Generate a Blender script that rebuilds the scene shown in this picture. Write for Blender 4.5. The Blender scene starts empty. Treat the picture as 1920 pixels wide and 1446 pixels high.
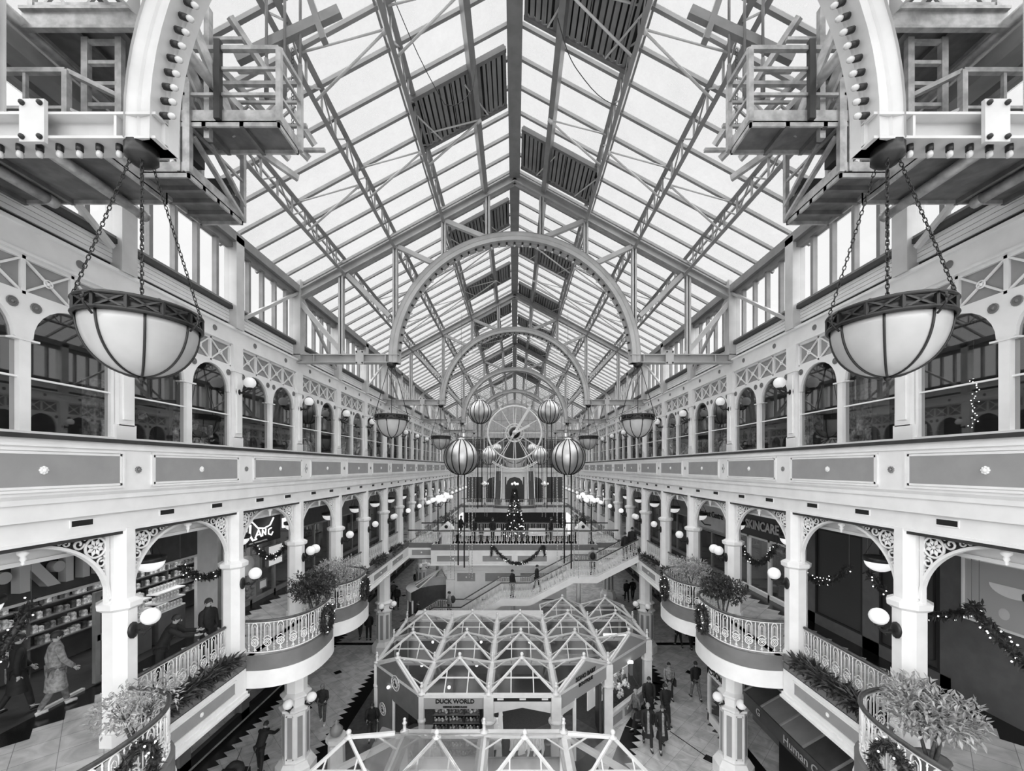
import bpy, math, random
from mathutils import Vector, Matrix, Euler
random.seed(7)
sc = bpy.context.scene
COL = sc.collection
# ---------------------------------------------------------------- camera, world, light, exposure
FPX = 770.0            # focal length in pixels of the 1920 px wide frame
EYE = 10.8             # camera height
cam_d = bpy.data.cameras.new('camera')
cam = bpy.data.objects.new('camera', cam_d)
COL.objects.link(cam)
cam.location = (0, 0, EYE)
cam.rotation_euler = (math.radians(90), 0, 0)
cam_d.sensor_width = 36.0
cam_d.lens = 36.0 * FPX / 1920.0
cam_d.shift_x = -5.0 / 1920.0
cam_d.shift_y = 153.0 / 1920.0
cam_d.clip_end = 400
sc.camera = cam

world = bpy.data.worlds.new('overcast_sky')
sc.world = world
world.use_nodes = True
wn = world.node_tree.nodes
wl = world.node_tree.links
bg = wn['Background']
tc = wn.new('ShaderNodeTexCoord')
nz = wn.new('ShaderNodeTexNoise'); nz.inputs['Scale'].default_value = 2.2; nz.inputs['Detail'].default_value = 5
rp = wn.new('ShaderNodeValToRGB')
rp.color_ramp.elements[0].position = 0.3; rp.color_ramp.elements[0].color = (0.86, 0.86, 0.86, 1)
rp.color_ramp.elements[1].position = 0.7; rp.color_ramp.elements[1].color = (1, 1, 1, 1)
wl.new(tc.outputs['Generated'], nz.inputs['Vector'])
wl.new(nz.outputs['Fac'], rp.inputs['Fac'])
wl.new(rp.outputs['Color'], bg.inputs['Color'])
bg.inputs['Strength'].default_value = 1.25

sun_d = bpy.data.lights.new('hazy_sun', 'SUN')
sun_d.energy = 12.0
sun_d.angle = math.radians(150)
sun = bpy.data.objects.new('hazy_sun', sun_d)
COL.objects.link(sun)
sun.rotation_euler = Euler((math.radians(12), 0, 0))   # high behind the camera, veiled by cloud

vs = sc.view_settings
sc.display_settings.display_device = 'sRGB'
vs.view_transform = 'Standard'
try: vs.look = 'None'
except Exception: pass
vs.gamma = 1.0
vs.use_curve_mapping = False
vs.exposure = 0.08
cy = sc.cycles
cy.max_bounces = 9; cy.diffuse_bounces = 6; cy.glossy_bounces = 3
cy.transmission_bounces = 4; cy.transparent_max_bounces = 16
cy.caustics_reflective = False; cy.caustics_refractive = False
cy.sample_clamp_indirect = 6.0

# ---------------------------------------------------------------- materials (the photograph is black and white)
MATS = {}
def mat(name, v, rough=0.6, metal=0.0, noise=0.0, nscale=6.0, bump=0.0, emit=0.0, spec=0.5):
    m = bpy.data.materials.new(name)
    m.use_nodes = True
    nt = m.node_tree; N = nt.nodes; L = nt.links
    p = N['Principled BSDF']
    p.inputs['Base Color'].default_value = (v, v, v, 1)
    p.inputs['Roughness'].default_value = rough
    p.inputs['Metallic'].default_value = metal
    if 'Specular IOR Level' in p.inputs: p.inputs['Specular IOR Level'].default_value = spec
    if noise > 0 or bump > 0:
        t = N.new('ShaderNodeTexCoord')
        n = N.new('ShaderNodeTexNoise'); n.inputs['Scale'].default_value = nscale; n.inputs['Detail'].default_value = 4
        L.new(t.outputs['Object'], n.inputs['Vector'])
        if noise > 0:
            r = N.new('ShaderNodeValToRGB')
            a = max(0, v * (1 - noise)); b = min(1, v * (1 + noise))
            r.color_ramp.elements[0].position = 0.35; r.color_ramp.elements[0].color = (a, a, a, 1)
            r.color_ramp.elements[1].position = 0.65; r.color_ramp.elements[1].color = (b, b, b, 1)
            L.new(n.outputs['Fac'], r.inputs['Fac']); L.new(r.outputs['Color'], p.inputs['Base Color'])
        if bump > 0:
            bp = N.new('ShaderNodeBump'); bp.inputs['Strength'].default_value = bump; bp.inputs['Distance'].default_value = 0.02
            L.new(n.outputs['Fac'], bp.inputs['Height']); L.new(bp.outputs['Normal'], p.inputs['Normal'])
    if emit > 0:
        p.inputs['Emission Color'].default_value = (1, 1, 1, 1)
        p.inputs['Emission Strength'].default_value = emit
    MATS[name] = m
    return m

mat('white_paint', 0.81, 0.45, noise=0.04, nscale=2.5)
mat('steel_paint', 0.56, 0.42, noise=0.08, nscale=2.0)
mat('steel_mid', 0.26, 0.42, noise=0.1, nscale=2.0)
mat('steel_far_shade', 0.42, 0.42, noise=0.1, nscale=2.0)  # truss paint again, darkened: shade of the farther trusses put into the colour
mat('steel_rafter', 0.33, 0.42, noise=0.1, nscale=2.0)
mat('kiosk_white', 0.66, 0.45, noise=0.06, nscale=3)
mat('steel_grey', 0.22, 0.45, noise=0.12, nscale=3.0)
mat('grey_panel', 0.30, 0.55, noise=0.05, nscale=3.0)
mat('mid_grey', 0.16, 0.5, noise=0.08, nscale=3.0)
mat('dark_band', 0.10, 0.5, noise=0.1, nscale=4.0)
mat('dark', 0.035, 0.5, noise=0.2, nscale=4.0)
mat('black', 0.008, 0.5)
mat('iron', 0.012, 0.4, bump=0.1, nscale=30)
mat('rail_wood', 0.06, 0.35, noise=0.3, nscale=8)
mat('galvanised', 0.42, 0.38, metal=0.35, noise=0.25, nscale=7)
mat('deck_steel', 0.14, 0.5, metal=0.2, noise=0.25, nscale=5)
mat('louvre', 0.10, 0.45, noise=0.15, nscale=5)
mat('silver', 0.62, 0.42, metal=1.0)
mat('globe', 0.85, 0.35, emit=0.12)
mat('globe_lit', 0.9, 0.4, emit=0.5)
mat('bulb', 0.6, 0.25)
mat('fairy', 0.9, 0.4, emit=4.0)
mat('bowl_glass', 0.42, 0.22, noise=0.06, nscale=3, spec=0.6)
mat('leaf_dark', 0.04, 0.5, noise=0.4, nscale=9)
mat('leaf_mid', 0.10, 0.5, noise=0.4, nscale=9)
mat('leaf_pale', 0.34, 0.5, noise=0.35, nscale=9)
mat('bark', 0.08, 0.8, noise=0.3, nscale=15, bump=0.4)
mat('pot', 0.2, 0.6, noise=0.1)
mat('skin', 0.42, 0.6)
mat('hair', 0.02, 0.6)
mat('hair_pale', 0.25, 0.6)
mat('cloth_black', 0.010, 0.8, noise=0.3, nscale=12)
mat('cloth_dark', 0.03, 0.8, noise=0.3, nscale=12)
mat('cloth_mid', 0.14, 0.85, noise=0.3, nscale=14)
mat('cloth_grey', 0.24, 0.85, noise=0.35, nscale=14)
mat('cloth_pale', 0.6, 0.8, noise=0.15, nscale=14)
mat('denim', 0.09, 0.85, noise=0.25, nscale=16)
mat('sign_dark', 0.035, 0.4)
mat('sign_grey', 0.33, 0.5)
mat('letter_grey', 0.42, 0.5)
mat('letter_black', 0.008, 0.5)
mat('letter_white', 0.8, 0.5)
mat('neon', 0.9, 0.4, emit=1.2)
mat('poster_glow', 0.8, 0.5, emit=0.35)  # white with a weak emission, used on a poster and a picture
mat('shop_glow', 0.85, 0.5, emit=0.12)  # weak emission stands in for shop lighting on goods and display board
mat('product_pale', 0.7, 0.5, noise=0.5, nscale=14)
mat('product_mid', 0.22, 0.5, noise=0.6, nscale=14)
mat('product_dark', 0.07, 0.5, noise=0.5, nscale=14)
mat('wood_floor', 0.07, 0.4, noise=0.3, nscale=5)
mat('carpet', 0.055, 0.9, noise=0.3, nscale=40)
mat('tile_black', 0.008, 0.2)
mat('chalk', 0.6, 0.9)

def marble(name, lo, hi, tile=0.6, rough=0.22):
    m = bpy.data.materials.new(name); m.use_nodes = True
    N = m.node_tree.nodes; L = m.node_tree.links
    p = N['Principled BSDF']; p.inputs['Roughness'].default_value = rough
    t = N.new('ShaderNodeTexCoord')
    mp = N.new('ShaderNodeMapping'); mp.inputs['Rotation'].default_value = (0, 0, math.radians(45))
    L.new(t.outputs['Object'], mp.inputs['Vector'])
    br = N.new('ShaderNodeTexBrick'); br.offset = 0.0
    br.inputs['Scale'].default_value = 1.0
    br.inputs['Brick Width'].default_value = tile; br.inputs['Row Height'].default_value = tile
    br.inputs['Mortar Size'].default_value = 0.006; br.inputs['Bias'].default_value = 0.0
    br.inputs['Color1'].default_value = (lo, lo, lo, 1); br.inputs['Color2'].default_value = (hi, hi, hi, 1)
    d = lo * 0.55; br.inputs['Mortar'].default_value = (d, d, d, 1)
    L.new(mp.outputs['Vector'], br.inputs['Vector'])
    n = N.new('ShaderNodeTexNoise'); n.inputs['Scale'].default_value = 1.6; n.inputs['Detail'].default_value = 7; n.inputs['Distortion'].default_value = 1.4
    L.new(t.outputs['Object'], n.inputs['Vector'])
    r = N.new('ShaderNodeValToRGB')
    r.color_ramp.elements[0].position = 0.35; r.color_ramp.elements[0].color = (0.72, 0.72, 0.72, 1)
    r.color_ramp.elements[1].position = 0.62; r.color_ramp.elements[1].color = (1.05, 1.05, 1.05, 1)
    L.new(n.outputs['Fac'], r.inputs['Fac'])
    mx = N.new('ShaderNodeMix'); mx.data_type = 'RGBA'; mx.blend_type = 'MULTIPLY'; mx.inputs[0].default_value = 1.0
    L.new(br.outputs['Color'], mx.inputs[6]); L.new(r.outputs['Color'], mx.inputs[7])
    L.new(mx.outputs[2], p.inputs['Base Color'])
    MATS[name] = m
marble('marble_floor', 0.56, 0.66)
marble('gallery_floor', 0.56, 0.66)

def glass(name, tint, gloss, diffuse, dv=0.8, rough=0.02, specks=False, transl=0.5):
    """thin architectural glass: clear, partly mirror, with a film of dust"""
    m = bpy.data.materials.new(name); m.use_nodes = True
    N = m.node_tree.nodes; L = m.node_tree.links
    for n in list(N): N.remove(n)
    out = N.new('ShaderNodeOutputMaterial')
    tr = N.new('ShaderNodeBsdfTransparent'); tr.inputs['Color'].default_value = (tint, tint, tint, 1)
    gl = N.new('ShaderNodeBsdfGlossy'); gl.inputs['Roughness'].default_value = rough; gl.inputs['Color'].default_value = (.9, .9, .9, 1)
    m1 = N.new('ShaderNodeMixShader')
    lw = N.new('ShaderNodeLayerWeight'); lw.inputs['Blend'].default_value = 0.35
    mr = N.new('ShaderNodeMapRange'); mr.inputs['To Min'].default_value = gloss; mr.inputs['To Max'].default_value = min(1, gloss + 0.5)
    pw = N.new('ShaderNodeMath'); pw.operation = 'POWER'; pw.inputs[1].default_value = 3.0
    L.new(lw.outputs['Facing'], pw.inputs[0]); L.new(pw.outputs[0], mr.inputs['Value']); L.new(mr.outputs['Result'], m1.inputs['Fac'])
    L.new(tr.outputs[0], m1.inputs[1]); L.new(gl.outputs[0], m1.inputs[2])
    last = m1
    if diffuse > 0:
        df = N.new('ShaderNodeBsdfDiffuse'); df.inputs['Color'].default_value = (dv, dv, dv, 1)
        tl = N.new('ShaderNodeBsdfTranslucent'); tl.inputs['Color'].default_value = (dv, dv, dv, 1)
        md = N.new('ShaderNodeMixShader'); md.inputs['Fac'].default_value = transl
        L.new(df.outputs[0], md.inputs[1]); L.new(tl.outputs[0], md.inputs[2])
        m2 = N.new('ShaderNodeMixShader'); m2.inputs['Fac'].default_value = diffuse
        if specks:
            t = N.new('ShaderNodeTexCoord')
            n = N.new('ShaderNodeTexNoise'); n.inputs['Scale'].default_value = 1.1; n.inputs['Detail'].default_value = 9; n.inputs['Roughness'].default_value = 0.75
            L.new(t.outputs['Object'], n.inputs['Vector'])
            q = N.new('ShaderNodeMapRange'); q.inputs['From Min'].default_value = 0.3; q.inputs['From Max'].default_value = 0.7
            q.inputs['To Min'].default_value = diffuse * 0.75; q.inputs['To Max'].default_value = min(1, diffuse * 1.2)
            L.new(n.outputs['Fac'], q.inputs['Value']); L.new(q.outputs['Result'], m2.inputs['Fac'])
        L.new(m1.outputs[0], m2.inputs[1]); L.new(md.outputs[0], m2.inputs[2])
        last = m2
    L.new(last.outputs[0], out.inputs['Surface'])
    MATS[name] = m
glass('roof_glass', 0.55, 0.02, 0.30, 0.50, specks=True)
glass('gable_glass', 0.26, 0.22, 0.0, 0.4)
glass('clear_glass', 0.80, 0.03, 0.01)
glass('shop_glass', 0.80, 0.10, 0.015, 0.5)
glass('window_glass', 0.55, 0.15, 0.015, 0.5)
glass('kiosk_glass', 0.80, 0.06, 0.012, 0.6, rough=0.08, transl=0.5)
glass('film', 0.82, 0.08, 0.24, 0.6, rough=0.25, specks=True, transl=0.4)
# ---------------------------------------------------------------- mesh builder
class MB:
    def __init__(s): s.v = []; s.f = []; s.m = []; s.sm = []
    def add(s, vs, fs, mi=0, smooth=False):
        b = len(s.v); s.v.extend([tuple(p) for p in vs])
        for f in fs:
            s.f.append(tuple(b + i for i in f)); s.m.append(mi); s.sm.append(smooth)
        return s
    def box(s, x0, x1, y0, y1, z0, z1, mi=0):
        if x0 > x1: x0, x1 = x1, x0
        if y0 > y1: y0, y1 = y1, y0
        return s.add([(x0,y0,z0),(x1,y0,z0),(x1,y1,z0),(x0,y1,z0),(x0,y0,z1),(x1,y0,z1),(x1,y1,z1),(x0,y1,z1)],
              [(3,2,1,0),(4,5,6,7),(0,1,5,4),(1,2,6,5),(2,3,7,6),(3,0,4,7)], mi)
    def bar(s, p, q, w, h=None, mi=0, up=(0,0,1)):
        h = w if h is None else h
        p = Vector(p); q = Vector(q); d = (q - p)
        if d.length < 1e-6: return s
        d.normalize(); u = Vector(up)
        if abs(d.dot(u)) > 0.98: u = Vector((0,1,0)) if abs(d.y) < 0.9 else Vector((1,0,0))
        a = d.cross(u).normalized(); b = a.cross(d).normalized()
        vs = []
        for c in (p, q):
            for (i, j) in ((-1,-1),(1,-1),(1,1),(-1,1)):
                vs.append(c + a*(i*w/2) + b*(j*h/2))
        return s.add(vs, [(0,1,2,3),(7,6,5,4),(0,4,5,1),(1,5,6,2),(2,6,7,3),(3,7,4,0)], mi)
    def tube(s, pts, r, n=6, mi=0, closed=False, caps=True, smooth=True):
        P = [Vector(p) for p in pts]; K = len(P)
        R = r if isinstance(r, (list, tuple)) else [r]*K
        T = []
        for i in range(K):
            if closed: t = P[(i+1) % K] - P[i-1]
            else: t = P[min(i+1, K-1)] - P[max(i-1, 0)]
            T.append(t.normalized() if t.length > 1e-9 else Vector((0,0,1)))
        u = Vector((0,0,1)) if abs(T[0].z) < 0.9 else Vector((1,0,0))
        a = T[0].cross(u).normalized()
        vs = []
        for i in range(K):
            a = a - T[i]*a.dot(T[i])
            if a.length < 1e-6: a = T[i].orthogonal()
            a.normalize(); b = T[i].cross(a)
            for j in range(n):
                an = 2*math.pi*j/n
                vs.append(P[i] + (a*math.cos(an) + b*math.sin(an))*R[i])
        fs = []
        for i in range(K if closed else K-1):
            i2 = (i+1) % K
            for j in range(n):
                j2 = (j+1) % n
                fs.append((i*n+j, i*n+j2, i2*n+j2, i2*n+j))
        if caps and not closed:
            fs.append(tuple(range(n-1, -1, -1))); fs.append(tuple((K-1)*n+j for j in range(n)))
        return s.add(vs, fs, mi, smooth)
    def lathe(s, prof, n=16, at=(0,0,0), mi=0, smooth=True, ph=0.0, sx=1, sy=1):
        vs = []; K = len(prof)
        for (r, z) in prof:
            for j in range(n):
                an = 2*math.pi*(j+ph)/n
                vs.append((at[0]+r*math.cos(an)*sx, at[1]+r*math.sin(an)*sy, at[2]+z))
        fs = []
        for i in range(K-1):
            for j in range(n):
                j2 = (j+1) % n
                fs.append((i*n+j, i*n+j2, (i+1)*n+j2, (i+1)*n+j))
        if prof[0][0] > 1e-5: fs.append(tuple(range(n-1,-1,-1)))
        if prof[-1][0] > 1e-5: fs.append(tuple((K-1)*n+j for j in range(n)))
        return s.add(vs, fs, mi, smooth)
    def ball(s, c, r, n=10, mi=0, rz=None):
        k = max(4, n//2+1); rz = rz or r
        return s.lathe([(r*math.sin(math.pi*i/k) if 0 < i < k else 0.0, -rz*math.cos(math.pi*i/k)) for i in range(k+1)], n, c, mi)
    def prism(s, poly, axis, d0, d1, mi=0):
        n = len(poly)
        g = {'x': lambda u,v,d: (d,u,v), 'y': lambda u,v,d: (u,d,v), 'z': lambda u,v,d: (u,v,d)}[axis]
        vs = [g(u,v,d0) for u,v in poly] + [g(u,v,d1) for u,v in poly]
        fs = [tuple(range(n-1,-1,-1)), tuple(range(n, 2*n))] + [(i,(i+1)%n,n+(i+1)%n,n+i) for i in range(n)]
        return s.add(vs, fs, mi)
    def quad(s, a, b, c, d, mi=0): return s.add([a,b,c,d], [(0,1,2,3)], mi)
    def tri(s, a, b, c, mi=0): return s.add([a,b,c], [(0,1,2)], mi)
    def strip(s, A, B, mi=0, smooth=True):
        n = len(A)
        return s.add(list(A)+list(B), [(i,i+1,n+i+1,n+i) for i in range(n-1)], mi, smooth)
    def frame(s, axis, u0, u1, v0, v1, w, d0, d1, mi=0):
        for (a,b,c,e) in ((u0,u1,v0,v0+w),(u0,u1,v1-w,v1),(u0,u0+w,v0+w,v1-w),(u1-w,u1,v0+w,v1-w)):
            s.prism([(a,c),(b,c),(b,e),(a,e)], axis, d0, d1, mi)
        return s
    def merge(s, o, off=(0,0,0), rotz=0.0, scale=1.0, mo=0):
        c, n = math.cos(rotz), math.sin(rotz)
        b = len(s.v)
        for (x,y,z) in o.v:
            x*=scale; y*=scale; z*=scale
            s.v.append((off[0]+x*c-y*n, off[1]+x*n+y*c, off[2]+z))
        s.f.extend(tuple(b+i for i in f) for f in o.f); s.m.extend(m+mo for m in o.m); s.sm.extend(o.sm)
        return s
    def mesh(s, name, mats, off=(0,0,0)):
        me = bpy.data.meshes.new(name)
        ox, oy, oz = off
        me.from_pydata([(x-ox,y-oy,z-oz) for x,y,z in s.v], [], s.f)
        for m in (mats if isinstance(mats, (list,tuple)) else [mats]): me.materials.append(MATS[m])
        me.polygons.foreach_set('material_index', s.m)
        me.polygons.foreach_set('use_smooth', s.sm)
        me.update()
        return me

ORG = {}     # world origin of things whose parts are given in world coordinates
def org(o):
    return ORG.get(o.name, (0,0,0)) if o else (0,0,0)
def tag(o, label=None, cat=None, group=None, kind=None):
    if label: o['label'] = label
    if cat: o['category'] = cat
    if group: o['group'] = group
    if kind: o['kind'] = kind
    return o
def thing(name, label, cat, loc=(0,0,0), rotz=0.0, group=None, kind=None):
    o = bpy.data.objects.new(name, None); COL.objects.link(o)
    o.empty_display_size = 0.1
    o.location = loc; o.rotation_euler = (0,0,rotz)
    ORG[o.name] = tuple(loc)
    return tag(o, label, cat, group, kind)
def part(name, mb, mats, parent=None, local=False, label=None):
    """one mesh object; geometry in world coordinates unless local"""
    off = (0,0,0) if local or parent is None else org(parent)
    o = bpy.data.objects.new(name, mb.mesh(name, mats, off)); COL.objects.link(o)
    if parent is not None:
        o.parent = parent; ORG[o.name] = org(parent)
    if label: o['label'] = label
    return o
def struct(name, mb, mats, parent=None):
    o = part(name, mb, mats, parent)
    if parent is None: o['kind'] = 'structure'
    return o
def single(name, mb, mats, label, cat, group=None, loc=None, kind=None):
    o = bpy.data.objects.new(name, mb.mesh(name, mats)); COL.objects.link(o)
    if loc is not None: o.location = loc
    return tag(o, label, cat, group, kind)
def inst(me, name, parent=None, loc=(0,0,0), rot=(0,0,0), scale=None):
    o = bpy.data.objects.new(name, me); COL.objects.link(o)
    o.location = loc; o.rotation_euler = rot
    if scale: o.scale = scale
    if parent is not None: o.parent = parent
    return o
KIDS = {}
def kids_of(o): return [c for c in bpy.data.objects if c.parent == o]
def copy_tree(o, loc=None, rotz=None, label=None, group=None, scale=None, parent=None, tree=None):
    if tree is None: tree = tree_of(o)
    c = o.copy(); COL.objects.link(c)
    if parent is not None: c.parent = parent
    if loc is not None: c.location = loc
    if rotz is not None: c.rotation_euler = (c.rotation_euler[0], c.rotation_euler[1], rotz)
    if scale is not None: c.scale = scale
    if label: c['label'] = label
    if group: c['group'] = group
    for (ch, sub) in tree: copy_tree(ch, parent=c, tree=sub)
    return c
def tree_of(o): return [(ch, tree_of(ch)) for ch in list(o.children)]
def text(body, size, loc, rot, m, parent=None, name='lettering', ext=0.01, align='CENTER', bold=0.0, sx=1.0, shear=0.0, world=True):
    cu = bpy.data.curves.new(name, 'FONT'); cu.body = body; cu.size = size; cu.extrude = ext
    cu.align_x = align; cu.align_y = 'CENTER'; cu.offset = bold; cu.shear = shear; cu.resolution_u = 3
    cu.materials.append(MATS[m])
    tmp = bpy.data.objects.new(name, cu); COL.objects.link(tmp)
    bpy.context.view_layer.update()
    me = bpy.data.meshes.new_from_object(tmp.evaluated_get(bpy.context.evaluated_depsgraph_get()))
    bpy.data.objects.remove(tmp)
    o = bpy.data.objects.new(name, me); COL.objects.link(o)
    ox, oy, oz = org(parent) if world else (0,0,0)
    o.location = (loc[0]-ox, loc[1]-oy, loc[2]-oz); o.rotation_euler = rot; o.scale = (sx,1,1)
    if parent is not None: o.parent = parent
    return o
H90 = math.pi/2
FACE_L = (H90, 0, H90)      # on the left wall, read from the atrium
FACE_R = (H90, 0, -H90)
FACE_C = (H90, 0, 0)        # faces the camera
ORDW = ['first','second','third','fourth','fifth','sixth','seventh','eighth','ninth','tenth','eleventh','twelfth','thirteenth','fourteenth','fifteenth','sixteenth','seventeenth','eighteenth','nineteenth','twentieth']
SIDE = {-1: 'left', 1: 'right'}
def px(x, y, Y):
    """point at depth Y seen at pixel x, y of the photograph"""
    return ((x-965.0)*Y/FPX, Y, EYE-(y-876.0)*Y/FPX)
# ---------------------------------------------------------------- the building's grid
W = 7.7; B = 3.23
def YK(k): return 4.78 + B*k
KMAX = 17
YEND = 62.0
F1 = 5.5; F2 = 10.3
XF = 7.35            # face of the gallery parapets
XS = 10.2            # level one shop fronts
def arc(cx, cz, r, a0, a1, n):
    return [(cx + r*math.cos(a0+(a1-a0)*i/n), cz + r*math.sin(a0+(a1-a0)*i/n)) for i in range(n+1)]
# ---------------------------------------------------------------- setting: floors and walls
def zigzag(mb, pts, step, amp, z, mi, side, back):
    """black stepped border along a polyline; saw teeth point to `side`, straight edge lies `back` behind"""
    for (p, q) in zip(pts[:-1], pts[1:]):
        p = Vector((p[0],p[1],0)); q = Vector((q[0],q[1],0)); d = q-p; L = d.length; d.normalize()
        nrm = Vector((-d.y, d.x, 0))*side
        n = max(1, round(L/step)); st = L/n
        for i in range(n):
            a = p+d*st*i; b = p+d*st*(i+1); t = a+d*st*0.5+nrm*amp
            mb.add([(a.x,a.y,z),(b.x,b.y,z),(t.x,t.y,z)], [(0,1,2)], mi)
        a = p-nrm*back; b = q-nrm*back
        mb.add([(p.x,p.y,z),(q.x,q.y,z),(b.x,b.y,z),(a.x,a.y,z)], [(0,1,2,3)], mi)
def diamond(mb, x, y, z, r, mi):
    mb.add([(x-r,y,z),(x,y-r,z),(x+r,y,z),(x,y+r,z)], [(0,1,2,3)], mi)

f = MB()
f.quad((-16,-2,0),(16,-2,0),(16,YEND,0),(-16,YEND,0), 0)
zz = 0.004
# left aisle borders
zigzag(f, [(-7.35,10),(-7.35,27)], 0.42, 0.30, zz, 1, 1, 0.45)
zigzag(f, [(-11.0,10),(-11.0,27)], 0.42, 0.30, zz, 1, -1, 0.5)
# right aisle borders follow the stepped kiosk
zigzag(f, [(3.2,13.4),(5.0,16.9),(7.35,20.4),(7.35,27)], 0.42, 0.30, zz, 1, -1, 0.45)
zigzag(f, [(8.6,18.0),(11.2,20.5),(11.2,27)], 0.42, 0.30, zz, 1, 1, 0.6)
zigzag(f, [(8.35,12.0),(8.35,17.4)], 0.42, 0.30, zz, 1, 1, 0.6)
for sx in (-1, 1):
    f.box(sx*7.2, sx*11.6, 24.9, 25.25, 0, zz, 1)
    for y in (15.2, 18.4, 21.6, 28.0, 31.2, 34.5): diamond(f, sx*(9.3 if sx < 0 else (7.2 if y < 17 else 9.2)), y, zz, 0.24, 1)
# dark timber and carpet apron round the kiosks
f.add([(-6.9,10,zz),(-5.2,10,zz),(-5.2,27,zz),(-6.9,27,zz)], [(0,1,2,3)], 2)
f.add([(-5.2,10,zz),(3.0,10,zz),(3.0,16.9,zz),(-5.2,16.9,zz)], [(0,1,2,3)], 3)
f.bar((6.0,17.4,0.004),(8.2,13.4,0.004), 0.035, 0.006, 1)
f.add([(-5.55,16.8,.008),(-3.3,14.5,.008),(1.4,14.5,.008),(3.75,16.8,.008),(6.1,19.1,.008),(6.1,23.7,.008),(-5.55,21.3,.008)],[tuple(range(7))],3)
struct('floor', f, ['marble_floor','tile_black','wood_floor','carpet'])

def gallery(s):
    """one long side of the atrium; s = -1 left, +1 right"""
    sd = SIDE[s]
    # ---- level one floor with black stepped border at the shop fronts
    g = MB()
    g.box(s*XF, s*XS, 0.5, YEND, F1-0.02, F1, 0)
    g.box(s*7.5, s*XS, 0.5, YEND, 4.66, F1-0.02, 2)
    z = F1+0.004
    zigzag(g, [(s*9.75, 4.0), (s*9.75, 36)], 0.62, 0.30, z, 1, s, 0.45)
    for k in range(0, 12):
        diamond(g, s*8.6, YK(k)+B/2, z, 0.20, 1)
    struct('floor_gallery_'+sd, g, ['gallery_floor','tile_black','mid_grey'])
    # ---- level two floor slab
    g = MB(); g.box(s*7.5, s*12, 0.5, YEND, 9.95, F2, 0)
    g.box(s*7.85, s*12, 0.5, YEND, F2, F2+.02, 1)
    struct('ceiling_gallery_'+sd, g, ['white_paint','dark_band'])
    # ---- level two parapet with grey panels
    y0, y1 = 1.0, YEND-2.0
    g = MB()
    g.prism([(s*XF,10.36),(s*XF,11.24),(s*(XF+.3),11.24),(s*(XF+.3),10.22),(s*(XF+.05),10.22),(s*(XF+.05),10.30)], 'y', y0, y1, 0)
    g.box(s*(XF-.03), s*(XF+.1), y0, y1, 11.12, 11.16, 0)
    wl_ = struct('wall_'+sd+'_parapet', g, ['white_paint'])
    g = MB(); g.box(s*(XF-.05), s*(XF+.34), y0, y1, 11.24, 11.31, 0)
    part('capping', g, ['dark'], wl_)
    pm = MB()
    pm.box(0, -s*0.012, -1.27, 1.27, 10.47, 11.03, 1)
    for (w, t) in ((0.0, 0.03), (0.05, 0.02)):
        for (a,b,c,e) in ((-1.33+w,1.33-w,10.41+w,10.45+w),(-1.33+w,1.33-w,11.05-w,11.09-w),(-1.33+w,-1.29+w,10.41+w,11.09-w),(1.29-w,1.33-w,10.41+w,11.09-w)):
            pm.box(0, -s*t, a, b, c, e, 0)
    for j in range(8):
        an = j*math.pi/4
        pm.ball((-s*.02, .045*math.cos(an), 10.75+.045*math.sin(an)), .024, 6, 0)
    pm.ball((-s*.03,0,10.75), .035, 8, 0)
    pmesh = pm.mesh('panel', ['white_paint','grey_panel'])
    ro = MB()
    for j in range(9):
        an = j*2*math.pi/9
        ro.ball((-s*.012, .05*math.cos(an), 10.75+.05*math.sin(an)), .02, 6, 0)
    ro.ball((-s*.015,0,10.75), .03, 8, 0)
    romesh = ro.mesh('rosette', ['steel_grey'])
    dm = MB(); 
    dm.frame('x', 0,0,0,0,0,0,0) if False else None
    for (r, t, mi) in ((.13,.012,0),(.10,.018,1),(.05,.03,0)):
        dm.prism([(-r*.7,10.75),(0,10.75-r*1.25),(r*.7,10.75),(0,10.75+r*1.25)], 'x', 0, -s*t, mi)
    dmesh = dm.mesh('diamond', ['steel_grey','white_paint'])
    for k in range(0, KMAX):
        inst(pmesh, 'panel', wl_, (s*XF, YK(k)+B/2, 0))
        if k % 3 == 0: inst(dmesh, 'diamond', wl_, (s*XF, YK(k), 0))
        else: inst(romesh, 'rosette', wl_, (s*XF, YK(k), 0))
    # ---- band over the level one arcade with slot vents and a finial in each bay
    g = MB(); g.box(s*7.52, s*7.75, 1.0, YEND-2, 9.62, 10.0, 0)
    g.box(s*7.44, s*7.9, 1.0, YEND-2, 9.95, 10.22, 0)
    g.box(s*7.49, s*7.80, 1.0, YEND-2, 9.58, 9.63, 0)
    g.box(s*7.52, s*7.60, 1.0, YEND-2, 9.52, 9.58, 1)
    wb = struct('wall_'+sd+'_arcade_band', g, ['white_paint','dark'])
    vm = MB(); vm.frame('x', -.2, .2, -.07, .07, .02, 0, -s*.015, 0); vm.box(0, -s*.006, -.18, .18, -.05, .05, 1)
    vmesh = vm.mesh('slot_vent', ['white_paint','black'])
    fm = MB(); fm.lathe([(.02,.16),(.05,.14),(.03,.10),(.07,.06),(.07,.02),(.03,-.02),(.045,-.06),(.02,-.10),(.03,-.13),(0,-.16)], 10)
    fmesh = fm.mesh('finial', ['white_paint'])
    for k in range(0, KMAX):
        for q in (.27, .73):
            inst(vmesh, 'slot_vent', wb, (s*7.52, YK(k)+B*q, 9.83))
        inst(fmesh, 'finial', wb, (s*7.66, YK(k)+B/2, 9.42))
    # inner beam behind the arches
    g = MB(); g.box(s*8.0, s*8.2, 1.0, YEND-2, 9.25, 9.95, 0); g.box(s*7.97, s*8.23, 1.0, YEND-2, 9.20, 9.27, 0)
    struct('wall_'+sd+'_inner_beam', g, ['white_paint'])
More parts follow.
